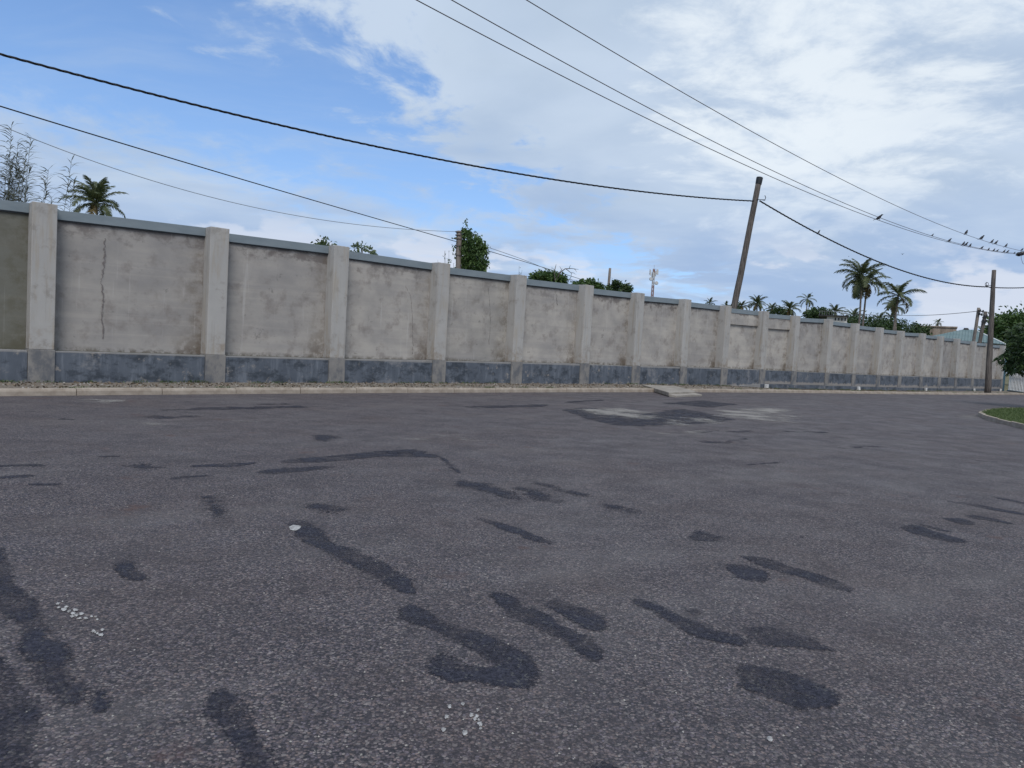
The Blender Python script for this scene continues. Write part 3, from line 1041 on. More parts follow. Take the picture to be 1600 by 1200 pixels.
def crown_points(radii, clumps, per, spread, seed_hole=0.0):
    """clumps of leaves spread through an ellipsoid, denser to the outside, leaving gaps"""
    rad = np.array(radii)
    cs = rng.normal(size=(clumps, 3))
    cs /= np.linalg.norm(cs, axis=1, keepdims=True)
    cs *= rng.uniform(.45, 1.0, (clumps, 1))**.6
    cs *= 1+.16*np.sin(cs[:, :1]*5+1.3)*np.cos(cs[:, 1:2]*4)
    pts, dr = [], []
    for c in cs:
        q = rng.normal(size=(per, 3))*spread
        pts.append(c*rad + q*rad.mean())
        dv_ = c*.9 + rng.normal(size=(per, 3))*.6 + np.array([0, 0, .15])
        dr.append(dv_)
    return np.concatenate(pts), np.concatenate(dr), cs*rad


def tree(name, base, crown_c, radii, label, cat, mat, clumps=80, per=40, leaf=(.25, .1), spread=.16, group=None, trunk_r=.15, sag=.25):
    t = empty(name, base, label, cat, group)
    b = Vector(base)
    c = Vector(crown_c)-b
    pts, dr, cs = crown_points(radii, clumps, per, spread)
    pts = pts + np.array(c)
    pts[:, 2] = np.maximum(pts[:, 2], .03)
    link('crown', leaves_mesh('crown', pts, dr, leaf[0], leaf[1], sag), mat, t)
    mb = MB()
    top = c + Vector((0, 0, radii[2]*.1))
    k = [Vector((0, 0, -.1)), Vector((random.uniform(-.1, .1), random.uniform(-.1, .1), c.z*.4)), top]
    mb.tube(k, [trunk_r, trunk_r*.8, trunk_r*.3], 7)
    for q in cs[:max(5, min(14, clumps//8))]:
        st = k[1].lerp(top, random.uniform(.1, .8))
        en = c+Vector(q)*.85
        mb.tube([st, st.lerp(en, .5)+Vector((0, 0, -.05*radii[2])), en], [trunk_r*.35, trunk_r*.22, trunk_r*.07], 5)
    mb.build('trunk', M['bark'], t, smooth=True)
    return t


def on_floor(p):
    """ground level below a point behind the wall"""
    return Vector((p[0], p[1], gz(Vector((p[0], p[1], 0)).dot(D))-.35))


# coconut frond meshes
def frond_mesh(name, droop, seed, sparse=1.0):
    rr = random.Random(seed)
    mb = MB()
    seg = 10
    ang = 0.0
    pts = [Vector((0, 0, 0))]
    for i in range(seg):
        pts.append(pts[-1]+Vector((math.cos(ang), 0, math.sin(ang)))/seg)
        ang -= droop/seg*(1.6*i/seg+.2)
    mb.tube(pts, [.016*(1-.8*i/seg)+.002 for i in range(seg+1)], 4)
    nl = 26
    for i in range(nl):
        t = .12+.87*i/(nl-1)
        fi = t*seg
        a = min(int(fi), seg-1)
        p = pts[a].lerp(pts[a+1], fi-a)
        tg = (pts[a+1]-pts[a]).normalized()
        up = Vector((-tg.z, 0, tg.x))
        ln = .30*(math.sin(math.pi*min(1, t*.78+.18))**.7)*rr.uniform(.85, 1.1)
        for sg in (-1, 1):
            if rr.random() > sparse:
                continue
            d1 = (Vector((0, sg, 0))*.85 + tg*.75 + up*rr.uniform(-.1, .25)).normalized()
            d2 = (d1*.6 + Vector((0, 0, -1))*rr.uniform(.55, .95)).normalized()
            q0, q1 = p, p+d1*ln*.55
            q2 = q1+d2*ln*.5
            wv = tg*.019
            k = [q0-wv, q0+wv, q1+wv*.9, q1-wv*.9, q2]
            mb.add(k, [(0, 1, 2, 3), (3, 2, 4)])
    return mesh(name, mb.v, mb.f)


FR = [frond_mesh('frond', d, i) for i, d in enumerate((1.0, 1.3, 1.6, 1.9))]
FRD = [frond_mesh('dry_frond', 1.8, 9, .8), frond_mesh('dry_frond', 2.2, 11, .7)]
for m_ in FR:
    m_.materials.append(M['frond'])
for m_ in FRD:
    m_.materials.append(M['frond_dry'])


def palm(cx, cy, r_px, depth, label, foot_px=None, nf=18, dry=2, seed=0, up=(-35, 78), trunk_w=.17, group='coconut palms beyond the wall'):
    rr = random.Random(seed)
    top = at(cx, cy, depth)
    fx = foot_px[0] if foot_px else cx-2
    fy = foot_px[1] if foot_px else 530
    foot = at(fx, fy, depth)
    # carry the line of the trunk on to the ground
    g = on_floor(foot).z
    k = (g-top.z)/(foot.z-top.z)
    base = top.lerp(foot, k)
    base = Vector((top.x+(base.x-top.x)*.9, top.y+rr.uniform(-.8, .8), g))
    t = empty('coconut_palm', base, label, 'palm tree', group)
    L = r_px/F_PX*depth*1.12
    mb = MB()
    tv = top-base
    bend = Vector((rr.uniform(-.3, .3), rr.uniform(-.3, .3), 0))
    pts, rad = [], []
    for i in range(13):
        u = i/12
        pts.append(tv*u + bend*math.sin(u*math.pi))
        rad.append(trunk_w*(1.25-.55*u)*(1+.05*(i % 2)) + (.12*(1-u*8) if u < .125 else 0))
    mb.tube(pts, rad, 8)
    mb.build('trunk', M['palm_trunk'], t, smooth=True)
    for i in range(nf):
        az = i*2.39996 + rr.uniform(-.25, .25)
        q = i/(nf-1)
        el = R(up[1])*(1-q)**1.25 + R(up[0])*q**1.2 + rr.uniform(-.1, .1)
        is_dry = i >= nf-dry
        me = rr.choice(FRD) if is_dry else FR[min(3, int(q*3.2+rr.random()*.8))]
        o = link('frond', me, None, t)
        o.location = tv + Vector((0, 0, -.03*L*q))
        o.rotation_euler = Euler((rr.uniform(-.3, .3), -el, az), 'XYZ')
        sc_ = L*rr.uniform(.86, 1.12)*(.8 if is_dry else 1)*(.78 if q < .15 else 1)
        o.scale = (sc_,)*3
        if is_dry:
            o['label'] = 'yellowed hanging frond'
    return t


palm(150, 316, 46, 90, 'coconut palm crown rising over the wall at far left beside the reeds', (152, 420), 24, 3, 1, (-30, 85))
palm(1346, 430, 37, 118, 'taller of the two coconut palms growing side by side', (1342, 506), 22, 1, 2, (-40, 80))
palm(1355, 440, 33, 120, 'coconut palm just right of and lower than its taller twin', (1348, 508), 18, 5, 3, (-52, 60))
palm(1404, 461, 33, 122, 'airy coconut palm right of the twin palms with long drooping fronds', (1399, 512), 15, 2, 4, (-45, 76))
palm(1399, 478, 20, 140, 'smaller palm crown tucked under the airy palm right of the twins', (1399, 512), 14, 2, 18, (-50, 60))
palm(1262, 467, 15, 230, 'small distant palm on a thin bare trunk between leaning pole and twin palms', (1260, 487), 12, 1, 5, (-55, 70), .2)
palm(1183, 474, 17, 190, 'distant bushy palm just right of the tall leaning pole', None, 22, 2, 6, (-35, 85), .22)
palm(1206, 482, 13, 200, 'low distant palm second to the right of the tall leaning pole', None, 16, 1, 7, (-30, 80), .22)
palm(1159, 478, 13, 200, 'low distant palm touching the right side of the tall leaning pole', None, 16, 1, 8, (-30, 80), .22)
palm(1234, 482, 17, 190, 'dense round palm with fronds hanging low left of the small thin palm', None, 24, 5, 9, (-50, 80), .22)
palm(1305, 487, 17, 180, 'palm rising behind the white flat roofed building', None, 18, 2, 10, (-25, 80), .22)
palm(1334, 494, 17, 170, 'dark palm crown at the foot of the twin palms', None, 20, 1, 11, (-35, 82), .22)
palm(1374, 499, 15, 175, 'low palm right of the twin trunks behind the wall', None, 18, 1, 12, (-30, 80), .22)
palm(1392, 497, 14, 175, 'low palm below the airy palm behind the wall', None, 16, 2, 13, (-30, 80), .22)
palm(1134, 478, 9, 230, 'tiny distant palm left of the tall leaning pole', None, 12, 1, 14, (-30, 80), .22)
palm(1109, 474, 11, 230, 'tiny distant palm over the coping well left of the leaning pole', None, 14, 1, 15, (-30, 80), .22)
palm(1466, 504.5, 8, 260, 'tiny lone palm above the brown concrete building', (1466, 520), 14, 0, 16, (-30, 80), .22)

# round green bushes and trees behind the wall
def bush(x, y, rx, ry, depth, label, mat, name='leafy_bush', clumps=60, per=40, leaf=(.22, .1), group=None, cat='bush', spread=.17):
    c = at(x, y, depth)
    k = depth/F_PX
    tree(name, on_floor(c), c, (rx*k, rx*k*.8, ry*k), label, cat, mat, clumps, per, leaf, spread, group, .08)


bush(514, 386, 22, 12, 33, 'pale leafy shrub top peeping over the coping left of third column', M['leaf_pale'], clumps=26, per=16, leaf=(.20, .085), group='shrubs behind the wall')
bush(566, 392, 20, 9, 33, 'sparse pale shrub top over the coping just right of third column', M['leaf_pale'], clumps=16, per=14, leaf=(.20, .085), group='shrubs behind the wall')
bush(858, 437, 28, 9, 58, 'rounded green bush over the coping left of the bare curved branch', M['leaf_mid'], clumps=70, per=40, leaf=(.3, .13))
bush(918, 449, 23, 8, 62, 'low green bush over the coping right of the bare curved branch', M['leaf_mid'], clumps=50, per=40, leaf=(.3, .13))
bush(966, 451, 18, 10, 64, 'dark green bush over the coping right of the short grey pole', M['leaf_dark'], clumps=36, per=36, leaf=(.30, .12))
bush(1278, 492, 20, 7, 160, 'dark low tree behind wall between thin palm and white building', M['leaf_dark'], 'broad_tree', 60, 40, (.6, .3), cat='tree')
bush(1358, 508, 46, 7, 165, 'long dark hedge mass below the twin palms behind the wall', M['leaf_dark'], 'hedge', 80, 40, (.6, .3), cat='hedge')
bush(1415, 517, 34, 9, 160, 'dark green trees sloping down right of the airy palm', M['leaf_dark'], 'broad_tree', 70, 40, (.6, .3), cat='tree')
bush(1148, 482, 12, 4, 210, 'dark strip of scrub at the foot of the tall leaning pole', M['leaf_dark'], 'hedge', 30, 30, (.6, .3), cat='hedge')
bush(1215, 489, 20, 5, 200, 'dark scrub below the low distant palms right of leaning pole', M['leaf_dark'], 'hedge', 40, 30, (.6, .3), cat='hedge')
bush(1598, 530, 52, 43, 150, 'large rounded green tree behind the green roof at far right', M['leaf_mid'], 'broad_tree', 230, 60, (.75, .36), cat='tree', spread=.14)

# big leaved tree in the right foreground, standing on the grass island beyond the frame
def whorl_tree():
    c = at(1646, 552, 37)
    base = Vector((c.x+2.2, c.y+.2, gz(c.dot(D))+.1))
    t = empty('broad_leaf_tree', base, 'dark big leaved tree hanging over the white railing at right edge', 'tree')
    cc = np.array(c-base)
    rad = np.array((2.25, 2.0, 1.6))
    P0, dr = [], []
    for k in range(560):
        v = rng.normal(size=3)
        v /= np.linalg.norm(v)
        if v[2] < -.75:
            v[2] *= .6
        ln = rng.uniform(.62, 1.04)
        lump = 1+.17*math.sin(4.1*v[0]+2)*math.sin(5.3*v[2]+1)
        p = cc+v*rad*ln*lump
        for j in range(9):
            a = j*2*math.pi/9+rng.uniform(-.3, .3)
            d_ = v*.55+np.array((math.cos(a), math.sin(a), rng.uniform(-.35, .35)))
            P0.append(p+rng.normal(size=3)*.03)
            dr.append(d_)
    link('crown', leaves_mesh('crown', P0, dr, .31, .10, .38), M['leaf_dark'], t)
    mb = MB()
    c3 = Vector(cc)
    mb.tube([(0, 0, -.1), (.03, .02, cc[2]*.5), c3+Vector((0, 0, .2))], [.14, .11, .05], 8)
    for k in range(12):
        a = k*2.4
        e = c3+Vector((math.cos(a)*1.5, math.sin(a)*1.4, random.uniform(-.6, .9)))
        st = Vector((.03, .02, cc[2]*.55))
        mb.tube([st, st.lerp(e, .5)+Vector((0, 0, .15)), e], [.05, .035, .012], 5)
    mb.build('trunk', M['bark'], t, smooth=True)


whorl_tree()

# feathery reeds at the left, behind the wall
def reed(x0, y0, lean, height_px, depth, label, n_stem, seed):
    rr = random.Random(seed)
    tip = at(x0, y0, depth)
    base = on_floor(tip)
    base.x -= lean*.5
    t = empty('reed_clump', base, label, 'reeds', 'reeds behind the wall at the left')
    k = depth/F_PX
    for i in range(n_stem):
        mb = MB()
        H = tip.z-base.z - (0 if i == 0 else rr.uniform(.1, 1.6))
        off = Vector((rr.uniform(-.7, .7), rr.uniform(-.6, .6), 0)) if i else Vector((0, 0, 0))
        ln = lean*rr.uniform(.6, 1.3)
        pts = [off*.5 + Vector((ln*(u**2)+off.x*.5*u, off.y*.5*u, H*u)) for u in np.linspace(0, 1, 14)]
        mb.tube(pts, [.014*(1-.75*u)+.002 for u in np.linspace(0, 1, 14)], 4)
        st = mb.build('stem', M['reed'], t)
        lm = MB()
        for j in range(84):
            u = .38+.62*j/83
            f_ = u*13
            a = min(int(f_), 12)
            p = pts[a].lerp(pts[a+1], f_-a)
            az = rr.choice((0, math.pi))+rr.uniform(-.8, .8)
            L = (.78-.42*u)*rr.uniform(.6, 1.2)+.04
            d1 = Vector((math.cos(az)*.8, math.sin(az)*.8, rr.uniform(.35, .9))).normalized()
            q1 = p+d1*L*.5
            d2 = (d1+Vector((0, 0, -rr.uniform(.2, .9)))).normalized()
            q2 = q1+d2*L*.6
            wv = Vector((-math.sin(az), math.cos(az), 0))*.022 + Vector((0, 0, .010))
            lm.add([p-wv*.6, p+wv*.6, q1+wv, q1-wv, q2], [(0, 1, 2, 3), (3, 2, 4)])
        lm.build('leaves', M['reed'], st)


reed(16, 196, .25, 130, 27, 'tallest feathery reed clump over the wall at left edge', 9, 1)
reed(-14, 232, .2, 130, 27, 'reed clump cut by the left edge of the photo', 9, 5)
reed(66, 264, .3, 60, 27, 'lower thin reed clump just left of the first full column', 4, 2)
reed(104, 250, .7, 70, 27, 'single arching reed stem right of the other reeds', 2, 3)
reed(30, 262, .1, 60, 27, 'short reed clump between the tallest and the lower reeds', 7, 4)
for x, y, lb, sd in ((697, 399, 'thin dry weed stalks over the coping left of the vine covered pole', 11), (815, 424, 'small tuft of weeds on top of the fifth column', 12)):
    p = at(x, y, 31)
    rr = random.Random(sd)
    b = on_floor(p)
    t = empty('weed_clump', b, lb, 'weeds')
    stem, leaf = MB(), MB()
    for i in range(9 if sd == 11 else 5):
        top = Vector((rr.uniform(-.38, .38) if sd == 11 else rr.uniform(-.13, .13), rr.uniform(-.3, .3), p.z-b.z+rr.uniform(-.35, .25)))
        lo = Vector((top.x*.4, top.y*.4, 0))
        mids = [lo.lerp(top, u)+Vector((rr.uniform(-.05, .05), rr.uniform(-.05, .05), 0)) for u in (0, .5, .8, .9, 1)]
        stem.tube(mids, [.012, .01, .008, .006, .004], 4)
        for j in range(7):
            q = mids[2].lerp(mids[4], rr.random())
            d_ = Vector((rr.uniform(-1, 1), rr.uniform(-1, 1), rr.uniform(-.1, .8))).normalized()*rr.uniform(.06, .14)
            wv = Vector((-d_.y, d_.x, .03)).normalized()*.018
            leaf.add([q, q+d_*.5+wv, q+d_, q+d_*.5-wv], [(0, 1, 2, 3)])
    stem.build('stem', M['twig'], t)
    leaf.build('leaves', M['leaf_pale'], t)

# bare curved branch
bt = at(880, 430, 57)
b = on_floor(bt)
t = empty('bare_tree', b, 'bare curved grey branch arching above the coping between green bushes', 'bare tree')
mb = MB()


def lp(x, y):
    return at(x, y, 57)-b


mb.tube([(0, 0, 0), lp(868, 470), lp(868, 440), lp(866, 425), lp(869, 413)], [.09, .07, .055, .04, .015], 6)
mb.tube([lp(868, 440), lp(876, 425), lp(883, 420), lp(893, 419.5), lp(904, 421)], [.05, .045, .035, .025, .012], 6)
mb.tube([lp(884, 420), lp(893, 427), lp(892, 433), lp(886, 442)], [.03, .025, .02, .015], 5)
for (x0, y0, x1, y1) in ((872, 430, 879, 419), (889, 420, 892, 414), (893, 426, 900, 429), (868, 425, 862, 418), (897, 420, 901, 425), (878, 423, 874, 416), (890, 436, 897, 440)):
    mb.tube([lp(x0, y0), lp((x0+x1)/2, (y0+y1)/2-1), lp(x1, y1)], [.022, .016, .006], 4)
mb.build('branches', M['twig'], t, smooth=True)

# ------------------------------------------------------------------ poles
def pole(name, top_px, foot_px, depth_top, base, label, r0, r1, mat, cap=None, cat='utility pole', group='utility poles'):
    top = at(*top_px, depth_top)
    t = empty(name, base, label, cat, group)
    mb = MB()
    tv = top-Vector(base)
    n_ = 14
    pts, rad = [], []
    for i in range(n_):
        u = i/(n_-1)
        pts.append(tv*u + Vector((mnoise.noise(Vector((i*.5, r0*50, 0)))*.03, 0, 0)))
        rad.append(r0*(1-u)+r1*u + random.uniform(-.004, .004))
    pts[0] = Vector((0, 0, -.15))
    mb.tube(pts, rad, 12)
    mb.build('shaft', mat, t, smooth=True)
    if cap:
        mc = MB()
        d_ = tv.normalized()
        mc.tube([tv-d_*.42, tv-d_*.36, tv-d_*.02, tv+d_*.03], [r1*1.05, r1*1.14, r1*1.20, r1*1.1], 12)
        mc.build('pole_cap', M['cap'], t, smooth=False)
    return t, top


def through(px_a, px_b, depth, zg):
    """foot on level zg of the line seen from px_a to px_b, kept in the plane of that depth"""
    A, B = at(*px_a, depth), at(*px_b, depth)
    k = (zg-A.z)/(B.z-A.z)
    return A.lerp(B, k)


PD1 = 46.0
foot1 = through((1187, 277), (1149, 470), PD1, gz(45)-.35)
pole1, top1 = pole('leaning_pole', (1187, 278), None, PD1, foot1, 'tall leaning brown wooden pole with black cap standing behind the wall', .215, .172, M['wood'], True)
P2b = sn(ground_hit(1531, 615.5).dot(D), kerb_n(ground_hit(1531, 615.5).dot(D))+.42, 0)
P2b.z = verge_z(P2b.dot(D), P2b.dot(N))-.02
PD2 = P2b.y*CP+(P2b.z-EYE)*SP
pole2, top2 = pole('roadside_pole', (1553, 422), None, PD2, P2b, 'slanting grey wooden pole standing on the verge in front of the wall', .24, .15, M['wood'], False)
# bracket and clamp on both poles
for pl, px, dep, sd in ((pole1, (1189, 313), PD1, 1), (pole2, (1545, 447), PD2, -1)):
    c = at(*px, dep-.25)-pl.location
    mb = MB()
    mb.tube([c+Vector((sd*.10, 0, .02)), c+Vector((sd*.22, -.05, .0)), c+Vector((sd*.26, -.05, .18)), c+Vector((sd*.20, -.05, .30))], .022, 6)
    mb.tube([c+Vector((-.24, .05, .05)), c+Vector((.24, .05, .05))], .02, 6)
    mb.build('cable_bracket', M['cap'], pl, smooth=True)
    if sd < 0:
        mr = MB()
        ring = [c+Vector((-.20+.14*math.cos(a), -.05, .12+.16*math.sin(a))) for a in np.linspace(0, 2*math.pi, 15)]
        mr.tube(ring, .018, 6, cap=False)
        mr.build('cable_loop', M['cable'], pl, smooth=True)

PDV = 38.0
footv = through((717.5, 361), (716.5, 410), PDV, gz(17)-.35)
polev, topv = pole('vine_pole', (717.5, 361), None, PDV, footv, 'grey pole top with dark notches beside a mass of green vine', .15, .135, M['wood_pale'])
mb = MB()
for y in (363, 368, 374, 384, 399):
    c = at(717, y, PDV)-footv
    mb = MB()
    mb.box((c.x-.175, c.y-.16, c.z-.028), (c.x+.10, c.y+.02, c.z+.028), .015)
    mb.build('pole_step', M['wood'], polev)
# vine hanging on the pole
vt = empty('climbing_vine', on_floor(at(738, 420, PDV+.1)), 'dense dark green climbing vine bulging right of the grey pole', 'vine')
P0, dr = [], []
outline = [(720, 361), (727, 355), (733, 362), (741, 366), (749, 373), (757, 377), (761, 388), (760, 402), (760, 412), (756, 424), (752, 470), (722, 470), (722, 420)]


def inside(x, y, L):
    c = False
    for i in range(len(L)):
        (x0, y0), (x1, y1) = L[i-1], L[i]
        if (y0 > y) != (y1 > y) and x < (x1-x0)*(y-y0)/(y1-y0)+x0:
            c = not c
    return c


cl_ = []
while len(cl_) < 330:
    x, y = rng.uniform(718, 764), rng.uniform(352, 470)
    if inside(x, y, outline) and (y < 430 or rng.random() < .4):
        cl_.append((x, y))
for x, y in cl_:
    half = max(.15, min(.75, (x-716)*.022))
    c = at(x, y, PDV+.15+rng.uniform(-half, half))
    for j in range(22):
        P0.append(np.array(c-vt.location)+rng.normal(size=3)*.085)
        dr.append(np.array((rng.normal()*.6, rng.normal()*.6-.2, rng.normal()*.5-.3)))
for x, y in ((728, 352), (727, 349), (729, 345), (741, 364), (712, 372), (709, 385), (713, 392), (707, 396), (712, 404), (704, 407), (714, 414), (715, 378)):
    c = at(x, y, PDV)
    for j in range(6):
        P0.append(np.array(c-vt.location)+rng.normal(size=3)*.06)
        dr.append(rng.normal(size=3))
link('leaves', leaves_mesh('leaves', P0, dr, .13, .085, .3), M['leaf_mid'], vt)
mb = MB()
for k in range(7):
    x = 721+k*5
    a_ = at(x, 470, PDV+.1)-vt.location
    b_ = at(719+k*4.2, 372+k*3, PDV+random.uniform(-.1, .3))-vt.location
    mb.tube([Vector((a_.x*.5, 0, 0)), a_, a_.lerp(b_, .5)+Vector((.05, 0, 0)), b_], [.03, .025, .02, .01], 5)
mb.tube([at(726, 372, PDV)-vt.location, at(727, 358, PDV)-vt.location, at(729.5, 346, PDV)-vt.location], [.012, .01, .005], 4)
mb.build('stems', M['bark'], vt)

# short pole over the bushes, and two far poles by the green roof
def far_pole(top_px, low_px, depth, label, r, mat):
    f = through(top_px, low_px, depth, gz(60)-.35)
    return pole('far_pole', top_px, None, depth, f, label, r*1.2, r, mat)


far_pole((953, 419), (951, 450), 68, 'short grey pole top sticking up among the green bushes', .115, M['wood_pale'])
fpa, _ = far_pole((1529.5, 481), (1521.5, 532), 98, 'left one of two far poles before the green roof with small crossbars', .19, M['wood_pale'])
fpb, _ = far_pole((1540, 487), (1531, 534), 96, 'dark far pole just right of the paler far pole with crossbars', .21, M['wood'])
for pl, items, dep in ((fpa, (((1528, 485), (1536, 487)), ((1528, 490), (1534, 492))), 97.6), (fpb, (((1535, 496), (1542, 494)), ((1533, 503), (1541, 502))), 95.6)):
    for (p0, p1) in items:
        mb = MB()
        a_, b_ = at(*p0, dep)-pl.location, at(*p1, dep)-pl.location
        mb.tube([a_, b_], .07, 6)
        for u in (.45, 1):
            q = a_.lerp(b_, u)
            mb.tube([q-Vector((0, 0, .12)), q+Vector((0, 0, .22))], [.12, .09], 6)
        mb.build('crossbar', M['cap'], pl)

# ------------------------------------------------------------------ wires
def fit_wire(L, dA, dB, ext=(0, 0), n=60):
    """sight the wire's photo points against the upright plane through both ends, then smooth its sag with a parabola"""
    A, B = at(*L[0], dA), at(*L[-1], dB)
    h = Vector((B.x-A.x, B.y-A.y, 0))
    ln = h.length
    h /= ln
    nn = Vector((-h.y, h.x, 0))
    ts, zs = [], []
    for x, y in L:
        r = ray(x, y)
        k = (A-EYEV).dot(nn)/r.dot(nn)
        P = EYEV+r*k
        ts.append((P-A).dot(h))
        zs.append(P.z)
    c = np.polyfit(ts, zs, 2 if len(L) < 7 else 3)
    lin = np.polyder(c)
    out = []
    for t in np.linspace(-ext[0], ln+ext[1], n):
        tc = min(max(t, 0), ln)
        z = np.polyval(c, tc) + np.polyval(lin, tc)*(t-tc)
        out.append(A+h*t+Vector((0, 0, z-A.z)))
    return out


def twisted(pts, r_s, r_h, pitch, strands=3):
    """cable bundle of strands wound round each other"""
    mb = MB()
    dense = []
    total = 0
    for i in range(len(pts)-1):
        m_ = max(2, int((pts[i+1]-pts[i]).length/(pitch/8)))
        for j in range(m_):
            dense.append(pts[i].lerp(pts[i+1], j/m_))
    dense.append(pts[-1])
    dist = [0]
    for i in range(1, len(dense)):
        dist.append(dist[-1]+(dense[i]-dense[i-1]).length)
    for k in range(strands):
        L = []
        for i, p in enumerate(dense):
            t = (dense[min(i+1, len(dense)-1)]-dense[max(i-1, 0)]).normalized()
            a = Vector((0, 0, 1))
            a = (a-t*a.dot(t)).normalized()
            b_ = t.cross(a)
            ph = 2*math.pi*(dist[i]/pitch+k/strands)
            L.append(p+(a*math.cos(ph)+b_*math.sin(ph))*r_h)
        mb.tube(L, r_s, 5)
    return mb


def wire(name, pts, rad, mat, label, cat='wire', twist=None, group=None):
    org = pts[0].copy()
    mb = twisted([p-org for p in pts], *twist) if twist else MB()
    if not twist:
        mb.tube([p-org for p in pts], rad, 5)
    o = mb.build(name, mat, smooth=True)
    o.location = org
    return tag(o, label, cat, group)


Lc = [(0, 85), (150, 123), (300, 164), (450, 199), (600, 231), (750, 260.5), (850, 278), (930, 290), (1060, 306), (1178, 314)]
wire('twisted_cable', fit_wire(Lc, 23.5, PD1-.3, (7, 0), 90), 0, M['cable'], 'thick black twisted cable running from upper left to the leaning pole', 'cable', (.021, .026, 1.1, 3), 'black twisted cables')
Lc2 = [(1187, 313.5), (1230, 340), (1279, 364.5), (1355, 402), (1420, 427), (1480, 441), (1545, 448.5)]
cab2 = fit_wire(Lc2, PD1-.3, PD2-.25, (0, 0), 80)
wire('twisted_cable', cab2, 0, M['cable'], 'black twisted cable sagging from the leaning pole to the roadside pole', 'cable', (.024, .028, 1.1, 3), 'black twisted cables')
wire('twisted_cable', fit_wire([(1546, 449), (1575, 450), (1602, 449.5)], PD2-.25, PD2+3.5, (0, 18), 24), 0, M['cable'], 'short run of black cable leaving the roadside pole to the right edge', 'cable', (.022, .026, 1.1, 3), 'black twisted cables')
Lw = [(0, 167), (43, 180), (100, 197), (150, 211), (200, 225), (300, 255), (400, 287), (450, 303), (600, 346), (717, 377.5), (765, 393), (862, 422)]
wire('thin_cable', fit_wire(Lw, 21.5, 58, (6, 22), 80), .021, M['cable'], 'single dark wire from left edge passing the vine covered pole', 'wire')
Lg = [(-10, 190), (30, 209), (100, 236), (200, 271), (300, 299), (400, 324), (500, 344), (600, 355), (715, 362)]
wire('thin_wire', fit_wire(Lg, 23, PDV-.1, (5, 0), 60), .012, M['wire_grey'], 'thin pale grey wire running from left edge to top of the vine pole', 'wire')
wire('thin_wire', fit_wire([(760, 386), (800, 398.5), (830, 411), (866, 426)], PDV+.4, 62, (1.2, 20), 30), .015, M['wire_grey'], 'thin pale grey wire leaving the vine to the right', 'wire')
wire('thin_wire', fit_wire([(1408, 493), (1470, 491.5), (1529, 486)], 130, 97.6, (40, 0), 24), .04, M['wire'], 'faint far wire behind the palms reaching the pale far pole', 'wire')

LW1 = [(650, 0), (800, 79), (875, 117), (975, 165), (1100, 228), (1225, 287), (1300, 316), (1371, 343), (1484, 378), (1537, 391), (1569, 395), (1590, 397)]
LW2 = [(705, 0), (800, 52), (840, 75), (1000, 161), (1151, 240), (1225, 275), (1300, 309), (1372, 339), (1456, 368.5), (1500, 381), (1537, 389.5), (1594, 396)]
LW3 = [(825, 0), (900, 47), (1000, 106), (1100, 164), (1237, 240), (1350, 296), (1431, 336), (1506, 365), (1567, 385.5), (1600, 392.5)]
wp1, wp2, wp3 = fit_wire(LW1, 17.6, 57.5, (16, .3), 110), fit_wire(LW2, 18.2, 57.7, (16, .3), 110), fit_wire(LW3, 19.5, 57.9, (16, .6), 110)
wire('power_line', wp1, .0135, M['wire'], 'lowest of the three overhead power lines, most birds perch on it', 'power line', None, 'overhead power lines')
wire('power_line', wp2, .0135, M['wire'], 'middle of the three overhead power lines merging with the lowest', 'power line', None, 'overhead power lines')
wire('power_line', wp3, .0135, M['wire'], 'upper right one of the three overhead power lines', 'power line', None, 'overhead power lines')

# the pole these lines end on, just outside the frame; its insulators show at the edge
ptop = at(1652, 390, 58.5)
pb = Vector((ptop.x, ptop.y, gz(ptop.dot(D))-.3))
pp = empty('power_pole', pb, 'power pole at right edge whose dark round insulators hold the overhead lines', 'utility pole', 'utility poles')
mb = MB()
tv = ptop-pb
mb.tube([Vector((0, 0, -.1)), tv*.5, tv+Vector((0, 0, .35))], [.19, .16, .13], 10)
mb.build('shaft', M['wood'], pp, smooth=True)
mb = MB()
ex = (wp3[-1]-wp1[-1])
mb.tube([wp1[-1]-pb+Vector((.05, .35, -.02)), tv+Vector((0, 0, -.1)), wp3[-1]-pb+Vector((.5, .4, 0))], .06, 6)
mb.build('crossarm', M['steel'], pp)
for wpk in (wp1, wp2, wp3):
    d_ = (wpk[-1]-wpk[-4]).normalized()
    p0 = wpk[-1]-pb
    mb = MB()
    mb.tube([p0-d_*.05, p0, p0+d_*.03, p0+d_*.09, p0+d_*.11, p0+d_*.17, p0+d_*.19, p0+d_*.3], [.05, .16, .165, .06, .16, .165, .06, .03], 14)
    mb.build('insulator', M['insul'], pp, smooth=True)
mb = MB()
a_ = wp2[-1]-pb
mb.tube([a_+Vector((.0, 0, -.05)), a_+Vector((.05, 0, -.4)), a_+Vector((.2, 0, -.75)), a_+Vector((.5, .1, -.85))], .014, 5)
mb.build('jumper_wire', M['wire'], pp, smooth=True)

